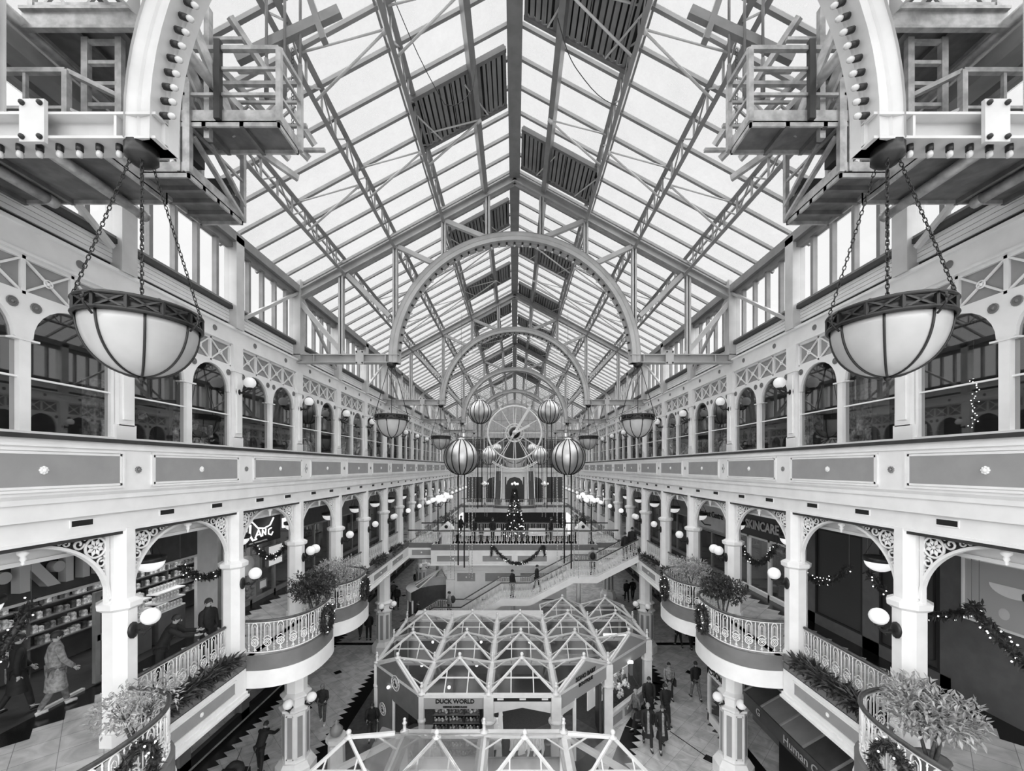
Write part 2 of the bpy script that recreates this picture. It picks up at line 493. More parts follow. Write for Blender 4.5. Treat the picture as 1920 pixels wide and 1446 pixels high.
    # ---- level two window wall: one arched pair of windows to a bay
    Lc = B-.40; u0 = .20
    wf = MB()
    poly = []
    wnd = (Lc-.13)/2
    r = wnd/2-.06
    c1 = u0+wnd/2; c2 = u0+wnd+.13+wnd/2
    z0, zs, zt = 11.31, 12.80, 13.50
    poly += [(u0, zs)] + [(x, z) for x, z in arc(c1, zs+.02, r, math.pi, 0, 14)] + [(u0+wnd, zs)] + [(u0+wnd+.13, zs)]
    poly += [(x, z) for x, z in arc(c2, zs+.02, r, math.pi, 0, 14)] + [(u0+Lc, zs), (u0+Lc, zt), (u0, zt)]
    wf.prism(poly, 'x', s*7.64, s*7.74, 0)
    wf.box(s*7.62, s*7.78, u0+wnd-.01, u0+wnd+.14, z0, zs, 0)          # mullion
    wf.box(s*7.60, s*7.80, u0+wnd-.12, u0+wnd+.25, zs-.03, zs, 0)      # shelf under the spandrel
    for a in (u0-.02, u0+Lc-.04): wf.box(s*7.64, s*7.76, a, a+.06, z0, zs, 0)
    wf.box(s*7.60, s*7.80, u0, u0+Lc, z0, z0+.06, 0)
    wf.box(s*7.655, s*7.70, u0, u0+Lc, 12.19, 12.22, 0)                # transom
    for cc in (c1-r*.92, c1+r*.92, c2-r*.92, c2+r*.92):
        wf.lathe([(.075,0),(.075,.012),(.05,.02),(.045,.012),(0,.016)], 12, (0,0,0), 1) if False else None
    wfm = wf.mesh('window_frame', ['white_paint'])
    md = MB()
    for cc in (c1-r*.95, c1+r*.95, c2-r*.95, c2+r*.95):
        ring = [(s*7.63, cc+.07*math.cos(a*math.pi/6), 13.33+.07*math.sin(a*math.pi/6)) for a in range(12)]
        md.add(ring, [tuple(range(12))], 0)
        md.tube(ring, .012, 5, 0, closed=True)
        md.ball((s*7.63, cc, 13.33), .03, 6, 0)
    mdm = md.mesh('medallion', ['mid_grey'])
    gp = MB(); gp.quad((s*7.70,u0,z0+.05),(s*7.70,u0+Lc,z0+.05),(s*7.70,u0+Lc,zt-.02),(s*7.70,u0,zt-.02))
    gpm = gp.mesh('glass_pane', ['window_glass'])
    fz = MB()
    fz.box(s*7.70, s*7.74, u0, u0+Lc, 13.5, 14.1, 1)
    fz.box(s*7.64, s*7.74, u0, u0+Lc, 13.50, 13.545, 0); fz.box(s*7.64, s*7.74, u0, u0+Lc, 14.05, 14.1, 0)
    pw = Lc/4
    for i in range(5):
        fz.box(s*7.64, s*7.72, u0+i*pw-.025, u0+i*pw+.025, 13.5, 14.1, 0)
    for i in range(4):
        a, b = u0+i*pw+.02, u0+(i+1)*pw-.02
        for (p, q) in (((a,13.54),(b,14.06)), ((a,14.06),(b,13.54))):
            fz.bar((s*7.67,p[0],p[1]), (s*7.67,q[0],q[1]), .03, .03, 0, up=(1,0,0))
        cx = (a+b)/2
        fz.tube([(s*7.66, cx+.06*math.cos(t*math.pi/6), 13.8+.06*math.sin(t*math.pi/6)) for t in range(12)], .014, 5, 0, closed=True)
        fz.ball((s*7.66,cx,13.8), .03, 6, 0)
    fzm = fz.mesh('frieze_panel', ['white_paint','grey_panel'])
    for k in range(-1, KMAX):
        o = inst(wfm, 'window_%s_%d' % (sd, k+2), None, (0, YK(k), 0)); o['kind'] = 'structure'
        inst(gpm, 'glass_pane', o); inst(fzm, 'frieze_panel', o); inst(mdm, 'medallion', o)
    # cornice above the frieze, gutter, louvred cladding
    g = MB()
    g.box(s*7.56, s*7.9, -1, YEND-2, 14.10, 14.14, 0); g.box(s*7.62, s*7.9, -1, YEND-2, 14.16, 14.55, 0)
    g.box(s*7.55, s*7.9, -1, YEND-2, 14.52, 14.58, 0)
    g.box(s*7.68, s*7.9, -1, YEND-2, 14.08, 14.17, 1)
    g.box(s*7.76, s*7.9, -1, YEND-2, 14.58, 14.72, 2)
    for i in range(4): g.box(s*(7.72), s*7.9, -1, YEND-2, 14.72+i*.09, 14.72+i*.09+.078, 0)
    g.box(s*7.78, s*7.88, -1, YEND-2, 14.72, 15.08, 1)
    g.box(s*7.62, s*7.9, -1, YEND-2, 15.08, 15.17, 1)
    cn = struct('wall_'+sd+'_cornice', g, ['white_paint','dark','black'])
    mm = MB(); mm.tube([(0,.06*math.cos(t*math.pi/6), .06*math.sin(t*math.pi/6)) for t in range(12)], .014, 5, 0, closed=True); mm.box(0,-s*.01,-.05,.05,-.05,.05,0)
    mmm = mm.mesh('cornice_boss', ['mid_grey'])
    for k in range(-1, KMAX):
        for q in (.25, .75): inst(mmm, 'cornice_boss', cn, (s*7.615, YK(k)+B*q, 14.35))
    # ---- clerestory glazing
    cl = MB(); n = 5
    for i in range(1, n): cl.box(s*7.66, s*7.78, B*i/n-.045, B*i/n+.045, 15.17, 16.85, 0)
    cl.box(s*7.64, s*7.80, 0, B, 15.17, 15.23, 0); cl.box(s*7.62, s*7.82, 0, B, 16.75, 16.95, 0)
    clm = cl.mesh('clerestory_frame', ['steel_grey'])
    cg = MB(); cg.quad((s*7.72,0,15.2),(s*7.72,B,15.2),(s*7.72,B,16.8),(s*7.72,0,16.8))
    cgm = cg.mesh('glass_pane', ['clear_glass'])
    for k in range(-1, KMAX):
        o = inst(clm, 'window_clerestory_%s_%d' % (sd, k+2), None, (0, YK(k), 0)); o['kind'] = 'structure'
        inst(cgm, 'glass_pane', o)
    g = MB(); g.box(s*7.5, s*7.85, -1, YEND, 16.9, 17.15, 0)
    struct('trim_eaves_'+sd, g, ['steel_grey'])
    # ---- level two back wall and roof over the shops
    g = MB(); g.box(s*11.6, s*11.8, -2, YEND, F2, 14.6, 0)
    struct('wall_'+sd+'_upper_shops', g, ['dark'])
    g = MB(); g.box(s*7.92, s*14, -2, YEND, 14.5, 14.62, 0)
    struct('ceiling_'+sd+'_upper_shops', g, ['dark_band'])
    # ---- straight parapets of level one
    g = MB(); segs = [(8.01, 11.24), (17.70, 29.0), (31.5, YEND-4)]
    wl1 = None
    for (a, b) in segs:
        g.box(s*XF, s*(XF+.25), a, b, 4.66, 5.32, 0)
        g.box(s*(XF-.05), s*(XF+.2), a, b, 4.58, 4.68, 0); g.box(s*(XF-.10), s*(XF+.2), a, b, 4.54, 4.60, 0)
        g.box(s*(XF+.0), s*(XF+.06), a, b, 5.30, 5.70, 1)
        g.box(s*(XF+.30), s*(XF+.36), a, b, 5.30, 5.70, 1)
        g.box(s*(XF+.04), s*(XF+.32), a, b, 5.5, 5.58, 2)
    wl1 = struct('wall_'+sd+'_lower_parapet', g, ['white_paint','mid_grey','black'])
    p2 = MB(); p2.box(0, -s*.01, -1.15, 1.15, 4.84, 5.13, 1)
    for (a,b,c,e) in ((-1.20,1.20,4.79,4.83),(-1.20,1.20,5.14,5.18),(-1.20,-1.16,4.79,5.18),(1.16,1.20,4.79,5.18)): p2.box(0,-s*.03,a,b,c,e,0)
    for j in range(8): p2.ball((-s*.02,.035*math.cos(j*.785),4.99+.035*math.sin(j*.785)), .02, 6, 0)
    p2.ball((-s*.025,0,4.99), .03, 6, 0)
    p2m = p2.mesh('panel', ['white_paint','grey_panel'])
    for k in (1, 4, 5, 6, 8, 9, 10, 11, 12, 13, 14):
        inst(p2m, 'panel', wl1, (s*XF, YK(k)+B/2, 0))
    # ---- curved balconies either side of the first and second truss
    for (k, nm) in ((-1,'one'), (0,'two'), (2,'three'), (3,'four')):
        ya, yb = YK(k)+.02, YK(k+1)-.02
        path = balcony_path(s, k)
        g = MB(); o = 0.10
        def ring(z, d): return [(x + (-s*d), y, z) for x, y in path]
        g.strip(ring(5.62,0), ring(5.20,0), 1); g.strip(ring(5.20,.03), ring(4.72,.03), 0)
        g.strip(ring(5.20,0), ring(5.20,.03), 0); g.strip(ring(5.62,0), ring(5.62,-.12), 1); g.strip(ring(5.62,-.12), ring(5.5,-.12), 0)
        top = ring(F1,-.1); g.add(top, [tuple(range(len(top)))], 2)
        bot = ring(4.72,.03); g.add(bot, [tuple(range(len(bot)))], 0)
        struct('wall_balcony_%s_%s' % (sd, nm), g, ['white_paint','mid_grey','gallery_floor'])
    # ---- ground floor shop line
    g = MB(); gx = 11.6
    for k in range(-1, KMAX):
        if s > 0 and k < 4: continue
        g.box(s*gx, s*(gx+.3), YK(k)-.25, YK(k)+.25, 0, 4.62, 0)
    g.box(s*gx, s*(gx+.3), 0, YEND, 3.3, 4.62, 1); g.box(s*gx, s*(gx+.2), 0, YEND, 0, .35, 2)
    g.box(s*(gx+2.2), s*(gx+2.4), 0, YEND, 0, 4.62, 2)
    wg = struct('wall_'+sd+'_ground_shops', g, ['mid_grey','dark','black'])
    g = MB(); g.quad((s*(gx+.1),0,.35),(s*(gx+.1),YEND,.35),(s*(gx+.1),YEND,3.3),(s*(gx+.1),0,3.3)); part('glass_pane', g, ['shop_glass'], wg)
    # ceilings over the ground aisle
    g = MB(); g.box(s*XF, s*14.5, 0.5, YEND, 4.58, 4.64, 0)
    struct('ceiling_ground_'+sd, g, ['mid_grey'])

def balcony_path(s, k, inset=0.0, n=28):
    ya, yb = YK(k)+.02+inset, YK(k+1)-.02-inset
    cy_, a = (ya+yb)/2, (yb-ya)/2
    pts = []
    for i in range(n+1):
        t = math.pi*(1 - i/n)
        c, si = math.cos(t), math.sin(t)
        e = 0.8
        x = s*(7.42 - (1.5-inset)*abs(si)**e); y = cy_ + a*math.copysign(abs(c)**e, c)
        pts.append((x, y))
    return pts
for s in (-1, 1): gallery(s)
# ---------------------------------------------------------------- roof: glazing, purlins, vents, trusses
SLOPE = 0.54
def zr(x): return 20.78 - SLOPE*abs(x)        # line of the rafters' undersides
CT = math.cos(math.atan(SLOPE)); ST = math.sin(math.atan(SLOPE))
def rp_(s, x, up): return (s*(x + up*ST), 0, zr(x) + up*CT)      # point `up` above the rafter line, square to the slope
SPAN = 3*B
def YT(n): return YK(0) + SPAN*n
NT = 6
LV = {-1: [10.1, 15.8, 20.7, 25.6, 30.4, 35.2, 40.1, 45.0], 1: [7.8, 12.5, 18.1, 22.9, 27.8, 32.6, 37.5, 42.3]}
for s in (-1, 1):
    for n in range(-1, NT):
        ya = YT(n) if n >= 0 else -14.0
        yb = YT(n+1) if n < NT-1 else YEND
        g = MB(); a = rp_(s, 0.0, .52); b = rp_(s, 7.9, .52)
        g.quad((0,ya,20.78+.60),(0,yb,20.78+.60),(b[0],yb,b[2]),(b[0],ya,b[2]))
        o = struct('ceiling_glazing_%s_%d' % (SIDE[s], n+2), g, ['roof_glass'])
        g = MB(); y = math.ceil(ya/(B/4))*(B/4)
        while y < yb:
            yy = y
            p = Vector((0,yy,20.78+.56)); q = Vector((b[0],yy,b[2]-.04))
            g.bar(p, q, .075, .09, 0); y += B/4
        for x in (2.5, 4.2, 5.9):
            c = rp_(s, x, .50); g.bar((c[0],ya,c[2]), (c[0],yb,c[2]), .05, .05, 0)
        part('glazing_bar', g, ['steel_mid'], o)
    # louvred vents under the ridge
    for i, y in enumerate(LV[s]):
        v = MB(); L = 1.56
        n = 30; A = []; Bq = []
        for j in range(n+1):
            x = .1 + 2.3*j/n
            up = .42 - (.06 if j % 2 else 0)
            p = rp_(s, x, up); A.append((p[0], y+.06, p[2])); Bq.append((p[0], y+L-.06, p[2]))
        v.strip(A, Bq, 1, smooth=False)
        for j in range(17):
            p = rp_(s, .18+2.2*j/17, .345); q = rp_(s, .18+2.2*j/17+.085, .375)
            v.add([(p[0],y+.06,p[2]),(q[0],y+.06,q[2]),(q[0],y+L-.06,q[2]),(p[0],y+L-.06,p[2])],[(0,1,2,3)],0)
        t = thing('roof_vent', 'dark ribbed vent panel under the ridge on the %s slope, %s from the camera' % (SIDE[s], ORDW[i]), 'vent', (0,y,20), group='ribbed vents along the ridge')
        part('ribbed_panel', v, ['steel_grey','black'], t)
        v = MB()
        for yy in (y, y+L): v.bar((rp_(s,.05,.40)[0],yy,rp_(s,.05,.40)[2]), (rp_(s,2.45,.40)[0],yy,rp_(s,2.45,.40)[2]), .1, .14, 0)
        for x in (.07, 2.43): c = rp_(s,x,.40); v.bar((c[0],y,c[2]), (c[0],y+L,c[2]), .08, .14, 0)
        part('frame', v, ['mid_grey'], t)
        for x in (.6, 1.9):
            v = MB(); c = rp_(s,x,.30); d = rp_(s,x+.5,.34); v.bar((c[0],y+L-.1,c[2]), (d[0],y+.3,d[2]), .03, .03, 0); part('actuator', v, ['steel_paint'], t)

def lattice(mb, s, x, ya, yb, up0, up1, n, rods=True):
    a = (s*x, 0, zr(x)-.03); b = (s*x, 0, zr(x)+.52)
    mb.bar((a[0],ya,a[2]), (a[0],yb,a[2]), .10, .07, 0, up=(s*ST,0,CT)); mb.bar((b[0],ya,b[2]), (b[0],yb,b[2]), .12, .08, 0, up=(s*ST,0,CT))
    d = (yb-ya)/n
    for i in range(n):
        y0 = ya+d*i; y1 = y0+d
        mb.bar((a[0],y0,a[2]), (b[0],y0,b[2]), .04, .04, 0)
        if i % 2: mb.bar((a[0],y0,a[2]), (b[0],y1,b[2]), .03, .03, 0)
        else: mb.bar((b[0],y0,b[2]), (a[0],y1,a[2]), .03, .03, 0)
for n in range(0, NT):
    ya = YT(n)+.1; yb = (YT(n+1) if n < NT-1 else YEND)-.1
    wn_ = ORDW[n]
    g = MB(); g.bar((0,ya-.1,20.78+.40), (0,yb+.1,20.78+.40), .26, .34, 0); g.bar((0,ya-.1,20.78+.22), (0,yb+.1,20.78+.22), .36, .05, 0)
    single('ridge_beam', g, ['steel_grey'], 'grey ridge beam along the top of the glass roof, %s roof span from the camera' % wn_, 'beam', 'ridge beams')
    for s in (-1, 1):
        for (x, kind) in ((.92,'bar'), (2.5,'lat'), (4.2,'lat'), (5.95,'lat')):
            pl = {.92:'ridge side', 2.5:'upper', 4.2:'middle', 5.95:'lowest'}[x]
            t = thing('roof_purlin', '%s %s purlin of the %s roof slope, %s span away' % ('solid grey' if kind=='bar' else 'open lattice', pl, SIDE[s], wn_), 'purlin', (0,ya,zr(x)), group='purlins along the roof')
            g = MB()
            if kind == 'bar':
                c = rp_(s, x, .28); g.bar((c[0],ya,c[2]), (c[0],yb,c[2]), .15, .26, 0, up=(s*ST,0,CT)); part('beam', g, ['steel_grey'], t)
            else:
                lattice(g, s, x, ya, yb, .02, .44, 14); part('lattice_girder', g, ['steel_mid'], t)
                x2 = {2.5:.92, 4.2:2.5, 5.95:4.2}[x]
                for yy in (ya+(yb-ya)*.34, ya+(yb-ya)*.67):
                    g = MB(); c = (s*x,0,zr(x)); d = (s*x2,0,zr(x2)+.03); e = (s*x,0,zr(x)+.48)
                    g.tube([(c[0],yy+.55,c[2]), (d[0],yy,d[2])], .028, 6, 0); g.tube([(e[0],yy,e[2]), (d[0],yy,d[2])], .022, 6, 0)
                    g.tube([(d[0]*.93+c[0]*.07,yy+.04,d[2]*.93+c[2]*.07),(d[0],yy,d[2])], .05, 6, 0)
                    part('tie_rod', g, ['steel_paint'], t)

# trusses ------------------------------------------------------------------
ZC0 = 14.62; RO = 4.40; RI = 4.10
def build_truss(n, bulbs):
    SP = 'steel_paint' if n == 0 else 'steel_far_shade'  # only the nearest truss keeps the lighter, lit tone
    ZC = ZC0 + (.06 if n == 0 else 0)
    t = thing('roof_truss', 'white steel roof truss with a round arch, %s from the camera' % ORDW[n], 'truss', (0, YT(n), ZC), group='arched roof trusses')
    Y = YT(n)
    for s in (-1, 1):
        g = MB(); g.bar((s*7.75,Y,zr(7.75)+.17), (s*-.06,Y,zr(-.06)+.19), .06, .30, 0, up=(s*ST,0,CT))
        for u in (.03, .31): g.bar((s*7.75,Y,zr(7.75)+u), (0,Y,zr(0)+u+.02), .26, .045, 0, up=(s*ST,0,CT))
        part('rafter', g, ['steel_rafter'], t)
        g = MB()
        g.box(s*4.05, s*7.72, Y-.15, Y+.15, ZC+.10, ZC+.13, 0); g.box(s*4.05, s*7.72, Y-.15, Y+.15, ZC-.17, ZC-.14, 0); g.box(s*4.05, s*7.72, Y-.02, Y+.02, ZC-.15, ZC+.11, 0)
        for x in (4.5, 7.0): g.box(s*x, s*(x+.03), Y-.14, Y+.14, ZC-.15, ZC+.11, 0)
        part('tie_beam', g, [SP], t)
        g = MB(); g.box(s*5.26, s*5.54, Y-.19, Y-.15, ZC-.24, ZC+.24, 0)
        for (a,b) in ((5.30,.19),(5.50,.19),(5.30,-.19),(5.50,-.19)): g.ball((s*a,Y-.20,ZC+b), .03, 8, 1)
        part('splice_plate', g, [SP,'iron'], t)
        def arcz(x): return ZC + math.sqrt(max(0, RO**2 - x*x))
        for x in (.95, 2.5, 4.2, 6.1):
            zb = arcz(x)-.05 if x < 4 else (ZC+.9 if x < 4.3 else ZC+.1)
            g = MB(); w = .17
            g.box(s*x-w/2, s*x+w/2, Y-.08, Y-.06, zb, zr(x)+.05, 0); g.box(s*x-w/2, s*x+w/2, Y+.06, Y+.08, zb, zr(x)+.05, 0); g.box(s*x-.015, s*x+.015, Y-.08, Y+.08, zb, zr(x)+.05, 0)
            if x == 4.2: g.box(s*x-w/2, s*x+w/2, Y-.08, Y+.08, ZC, ZC+.95, 0) if False else None
            part('post', g, [SP], t)
        for (x1,z1,x2,z2) in ((2.42,zr(2.42)-.02,1.05,arcz(1.05)), (4.1,zr(4.1)-.02,2.85,arcz(2.85)), (5.9,zr(5.9)-.02,4.40,ZC+1.5), (7.6,zr(7.6)-.03,6.0,ZC+.12)):
            g = MB(); g.bar((s*x1,Y,z1), (s*x2,Y,z2), .15, .15, 0); part('brace', g, [SP], t)
        # knee braces along the wall and the heavy column on top of the wall
        g = MB(); g.box(s*7.48, s*7.86, Y-.15, Y+.15, 14.55, zr(7.7)+.75, 0); part('stanchion', g, [SP], t)
        for q in (-1,1): g = MB(); g.bar((s*7.6,Y+q*.1,16.9), (s*7.6,Y+q*(B-.25),14.95), .09, .09, 0); part('wall_brace', g, [SP], t)
    # the arch: deep welded rib with a raised bead and a bulb strip
    N = 48
    prof = [(RO,-.17),(RO,-.14),(RO-.10,-.11),(RO-.12,-.13),(RO-.14,-.11),(RI+.03,-.13),(RI,-.17),(RI,.02),(RI-.05,.02),(RI-.05,.17),(RI,.17),(RO,.17)]
    vs = []; fs = []; K = len(prof)
    for i in range(N+1):
        a = math.pi*i/N
        for (r, y) in prof: vs.append((r*math.cos(a), Y+y, ZC-.17*(1 if i in (0,N) else 0) + r*math.sin(a)))
    for i in range(N):
        for j in range(K):
            j2 = (j+1) % K; fs.append((i*K+j, (i+1)*K+j, (i+1)*K+j2, i*K+j2))
    fs.append(tuple(range(K))); fs.append(tuple(N*K+j for j in range(K)))
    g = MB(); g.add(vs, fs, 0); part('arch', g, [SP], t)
    if bulbs:
        nb = 76 if bulbs > 1 else 46
        bm_ = BULB
        for i in range(1, nb):
            a = math.pi*i/nb; r = RI-.06
            inst(bm_, 'bulb', t, (r*math.cos(a), -.05, r*math.sin(a)), (0, H90-a, 0))
        if bulbs > 1:
            for s in (-1,1):
                for i in range(11): inst(bm_, 'bulb', t, (s*(4.55+.135*i*1.7), -.05, -.19))
    return t
g = MB(); g.lathe([(.035,.03),(.035,-.05),(.028,-.055)], 8, mi=0); g.lathe([(.024,-.05),(.033,-.08),(.033,-.10),(.024,-.122),(0,-.13)], 8, mi=1)
BULB = g.mesh('bulb', ['iron','bulb'])
for n in range(NT): build_truss(n, {0:2, 1:1, 2:1}.get(n, 0))

# columns on top of the wall between the trusses
for s in (-1, 1):
    for k in range(-1, KMAX+1):
        if k % 3 == 0: continue
        g = MB(); y = YK(k)
        g.box(s*7.52, s*7.86, y-.13, y+.13, 14.56, zr(7.7)+.55, 0); g.box(s*7.5, s*7.53, y-.16, y+.16, 14.56, zr(7.7)+.45, 0)
        single('clerestory_post', g, ['steel_paint'], 'white steel post between the high windows on the %s side, %s from the camera' % (SIDE[s], ORDW[k+1]), 'post', 'posts between the high windows')
# ---------------------------------------------------------------- arcade columns with pierced brackets
def oct_(r, at, z0, z1, mb, mi=0, ph=.5, n=8):
    mb.lathe([(r, z0), (r, z1)], n, at, mi, smooth=False, ph=ph)
def bracket_mesh(s):
    """pierced quarter-arch bracket, local: u along the wall from the column face, z from the top; u = +y"""
    g = MB(); Lb = B/2-.24; H = 1.28; x = 0
    R = lambda u, z: (x, u, z)
    pts = [R(Lb*(1-math.cos(t)), -H+ (H-.06)*math.sin(t)) for t in [math.pi/2*i/16 for i in range(17)]]
    for (dx, w, h) in ((0,.05,.10),):
        for a, b in zip(pts[:-1], pts[1:]): g.bar(a, b, .10, .05, 0, up=(1,0,0)) if False else g.bar(a, b, .05, .09, 0, up=(1,0,0))
    g.box(-.035,.035, 0, .06, -H-.1, 0, 0); g.box(-.035,.035, 0, Lb, -.05, 0, 0)
    c = (.225, -.26); r = .185
    g.tube([R(c[0]+r*math.cos(t*math.pi/10), c[1]+r*math.sin(t*math.pi/10)) for t in range(20)], .024, 5, 0, closed=True)
    for j in range(8):
        a = j*math.pi/4+.39
        p0 = (c[0]+.03*math.cos(a), c[1]+.03*math.sin(a)); p2 = (c[0]+.172*math.cos(a), c[1]+.172*math.sin(a))
        m_ = (c[0]+.10*math.cos(a), c[1]+.10*math.sin(a)); nx, nz_ = -math.sin(a)*.042, math.cos(a)*.042
        g.add([R(*p0), R(m_[0]+nx,m_[1]+nz_), R(*p2), R(m_[0]-nx,m_[1]-nz_), (.03*-s,m_[0],m_[1])], [(0,1,4),(1,2,4),(2,3,4),(3,0,4),(0,3,2,1)], 0)
    g.ball(R(*c), .035, 8, 0)
    def spiral(cu, cz, r0, a0, turns, dr, rad=.02):
        g.tube([R(cu+(r0-dr*i/14)*math.cos(a0+turns*2*math.pi*i/14), cz+(r0-dr*i/14)*math.sin(a0+turns*2*math.pi*i/14)) for i in range(15)], rad, 5, 0)
        
    spiral(.52, -.15, .10, math.pi, 1.15, .07); spiral(.71, -.10, .055, 0, -1.0, .035, .015); spiral(.83, -.075, .035, math.pi, 1.0, .02, .012)
    spiral(.115, -.56, .095, math.pi/2, -1.15, .065); spiral(.085, -.75, .055, 0, 1.0, .035, .015); spiral(.065, -.88, .035, 0, -1.0, .02, .012)
    g.tube([R(.41,-.10), R(.44,-.06), R(.50,-.05)], .014, 5, 0); g.tube([R(.08,-.43), R(.05,-.47), R(.05,-.52)], .014, 5, 0)
    g.ball((0,-.02,-.36), .035, 6, 0)
    return g.mesh('bracket', ['white_paint'])
shaft = MB()
oct_(.235, (0,0,0), 8.2, 9.62, shaft); oct_(.27, (0,0,0), F1, 8.12, shaft); shaft.box(-.16,.16,-.16,.16,9.6,10.0,0)
oct_(.31, (0,0,0), F1, F1+.25, shaft)
shaft_m = shaft.mesh('shaft', ['white_paint'])
g = MB(); g.lathe([(.27,8.04),(.35,8.10),(.36,8.20),(.25,8.26)], 8, (0,0,0), 0, smooth=False, ph=.5); collar_m = g.mesh('collar', ['white_paint'])
# level two pilaster
g = MB()
for s in (1,):
    g.box(-.10,.10,-.20,.20,11.31,11.62,0); g.box(-.10,.10,-.16,.16,11.6,13.4,0); g.box(-.13,.13,-.21,.21,13.38,13.5,0); g.box(-.10,.10,-.2,.2,13.5,14.1,0)
    g.box(-.13,.13,-.09,.09,11.72,13.3,0)
pil_m = g.mesh('upper_pilaster', ['white_paint'])
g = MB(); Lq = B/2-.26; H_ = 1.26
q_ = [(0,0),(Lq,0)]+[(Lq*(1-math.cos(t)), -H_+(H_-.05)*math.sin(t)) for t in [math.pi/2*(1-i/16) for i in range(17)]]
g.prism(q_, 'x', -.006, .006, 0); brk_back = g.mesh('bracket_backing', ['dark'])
BRK = {s: bracket_mesh(s) for s in (-1, 1)}
for s in (-1, 1):
    for k in range(0, KMAX+1):
        t = thing('arcade_column', 'white arcade column with pierced brackets on the %s gallery, %s from the camera' % (SIDE[s], ORDW[k]), 'column', (s*W, YK(k), 0), group='arcade columns along the galleries')
        inst(shaft_m, 'shaft', t); inst(collar_m, 'collar', t)
        for q in (1,-1):
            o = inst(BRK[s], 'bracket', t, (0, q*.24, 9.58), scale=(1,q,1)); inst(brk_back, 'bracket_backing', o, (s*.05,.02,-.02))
        p = single('pilaster', MB(), ['white_paint'], 'white pilaster between arched windows on the %s upper wall, %s from the camera' % (SIDE[s], ORDW[k]), 'pilaster', 'pilasters of the upper window wall', (s*7.66, YK(k), 0))
        p.data = pil_m
# ground floor columns stand under every third arcade column
def ground_column(s, k):
    t = thing('pedestal_column', 'white octagonal column on a panelled pedestal in the %s ground aisle, %s from the camera' % (SIDE[s], ORDW[k//3]), 'column', (s*W, YK(k), 0), group='ground floor columns')
    at = (s*W, YK(k), 0)
    g = MB(); g.lathe([(.66,0),(.66,.42),(.60,.5),(.52,.62)], 8, at, 0, False, .5); part('plinth', g, ['white_paint'], t)
    g = MB(); g.lathe([(.44,.62),(.44,2.35)], 8, at, 0, False, .5)
    for j in range(8):
        a = j*math.pi/4; c, n = math.cos(a), math.sin(a); r = .44*math.cos(math.pi/8)
        def P(u, z, d): return (at[0]+c*(r+d)-n*u, at[1]+n*(r+d)+c*u, z)
        g.add([P(-.085,.8,.006),P(.085,.8,.006),P(.085,2.2,.006),P(-.085,2.2,.006)], [(0,1,2,3)], 1)
        for (u0,u1,z0,z1) in ((-.12,.12,.74,.79),(-.12,.12,2.21,2.26),(-.12,-.09,.74,2.26),(.09,.12,.74,2.26)):
            g.add([P(u0,z0,.015),P(u1,z0,.015),P(u1,z1,.015),P(u0,z1,.015)], [(0,1,2,3)], 0)
    part('pedestal', g, ['white_paint','grey_panel'], t)
    g = MB(); g.lathe([(.44,2.33),(.54,2.40),(.54,2.47),(.40,2.52),(.40,2.78),(.50,2.84),(.50,2.9),(.36,2.98)], 8, at, 0, False, .5); part('capital', g, ['white_paint'], t)
    g = MB(); g.lathe([(.36,2.9),(.36,4.6)], 8, at, 0, False, .5); part('shaft', g, ['white_paint'], t)
for s in (-1, 1):
    for k in range(0, 16, 3): ground_column(s, k)

# ---------------------------------------------------------------- globe wall lamps
g = MB(); g.lathe([(0,-.03),(.10,-.03),(.13,-.01),(.13,.01),(.09,.03),(.05,.05),(0,.06)], 12)
plate = MB()
for (x,y,z) in g.v: plate.v.append((z+.0, x*.9, y*1.25))
plate.f, plate.m, plate.sm = g.f, g.m, g.sm
plate_m = plate.mesh('wall_plate', ['iron'])
def arm_mesh(sy):
    g = MB(); g.tube([(.02,0,0),(.14,sy*.06,-.03),(.26,sy*.12,-.02),(.33,sy*.16,.04),(.34,sy*.16,.10)], [.035,.03,.026,.026,.03], 6)
    g.tube([(.08,0,-.02),(.16,sy*.1,.03),(.24,sy*.1,-.05),(.2,sy*.05,-.1)], .014, 5)
    g.lathe([(.03,.07),(.075,.09),(.085,.12),(.06,.13)], 10, (.34,sy*.16,0)); return g.mesh('arm', ['iron'])
ARM = {-1: arm_mesh(-1), 0: arm_mesh(0), 1: arm_mesh(1)}
g = MB(); g.ball((0,0,.15), .16, 18); globe_m = g.mesh('globe', ['globe'])
globe_lit_m = globe_m.copy(); globe_lit_m.materials[0] = MATS['globe_lit']
def sconce(name, label, group, x, y, z, s, arms, lit=False, rz=None, sc_=1.0):
    """s: +1 reaches towards +x"""
    t = thing(name, label, 'wall lamp', (x, y, z), 0 if s > 0 else math.pi, group)
    if rz is not None: t.rotation_euler = (0,0,rz)
    t.scale = (sc_,)*3
    inst(plate_m, 'wall_plate', t)
    for a in arms:
        inst(ARM[a], 'arm', t); inst(globe_lit_m if lit else globe_m, 'globe', t, (.34, a*.16, .12))
    return t
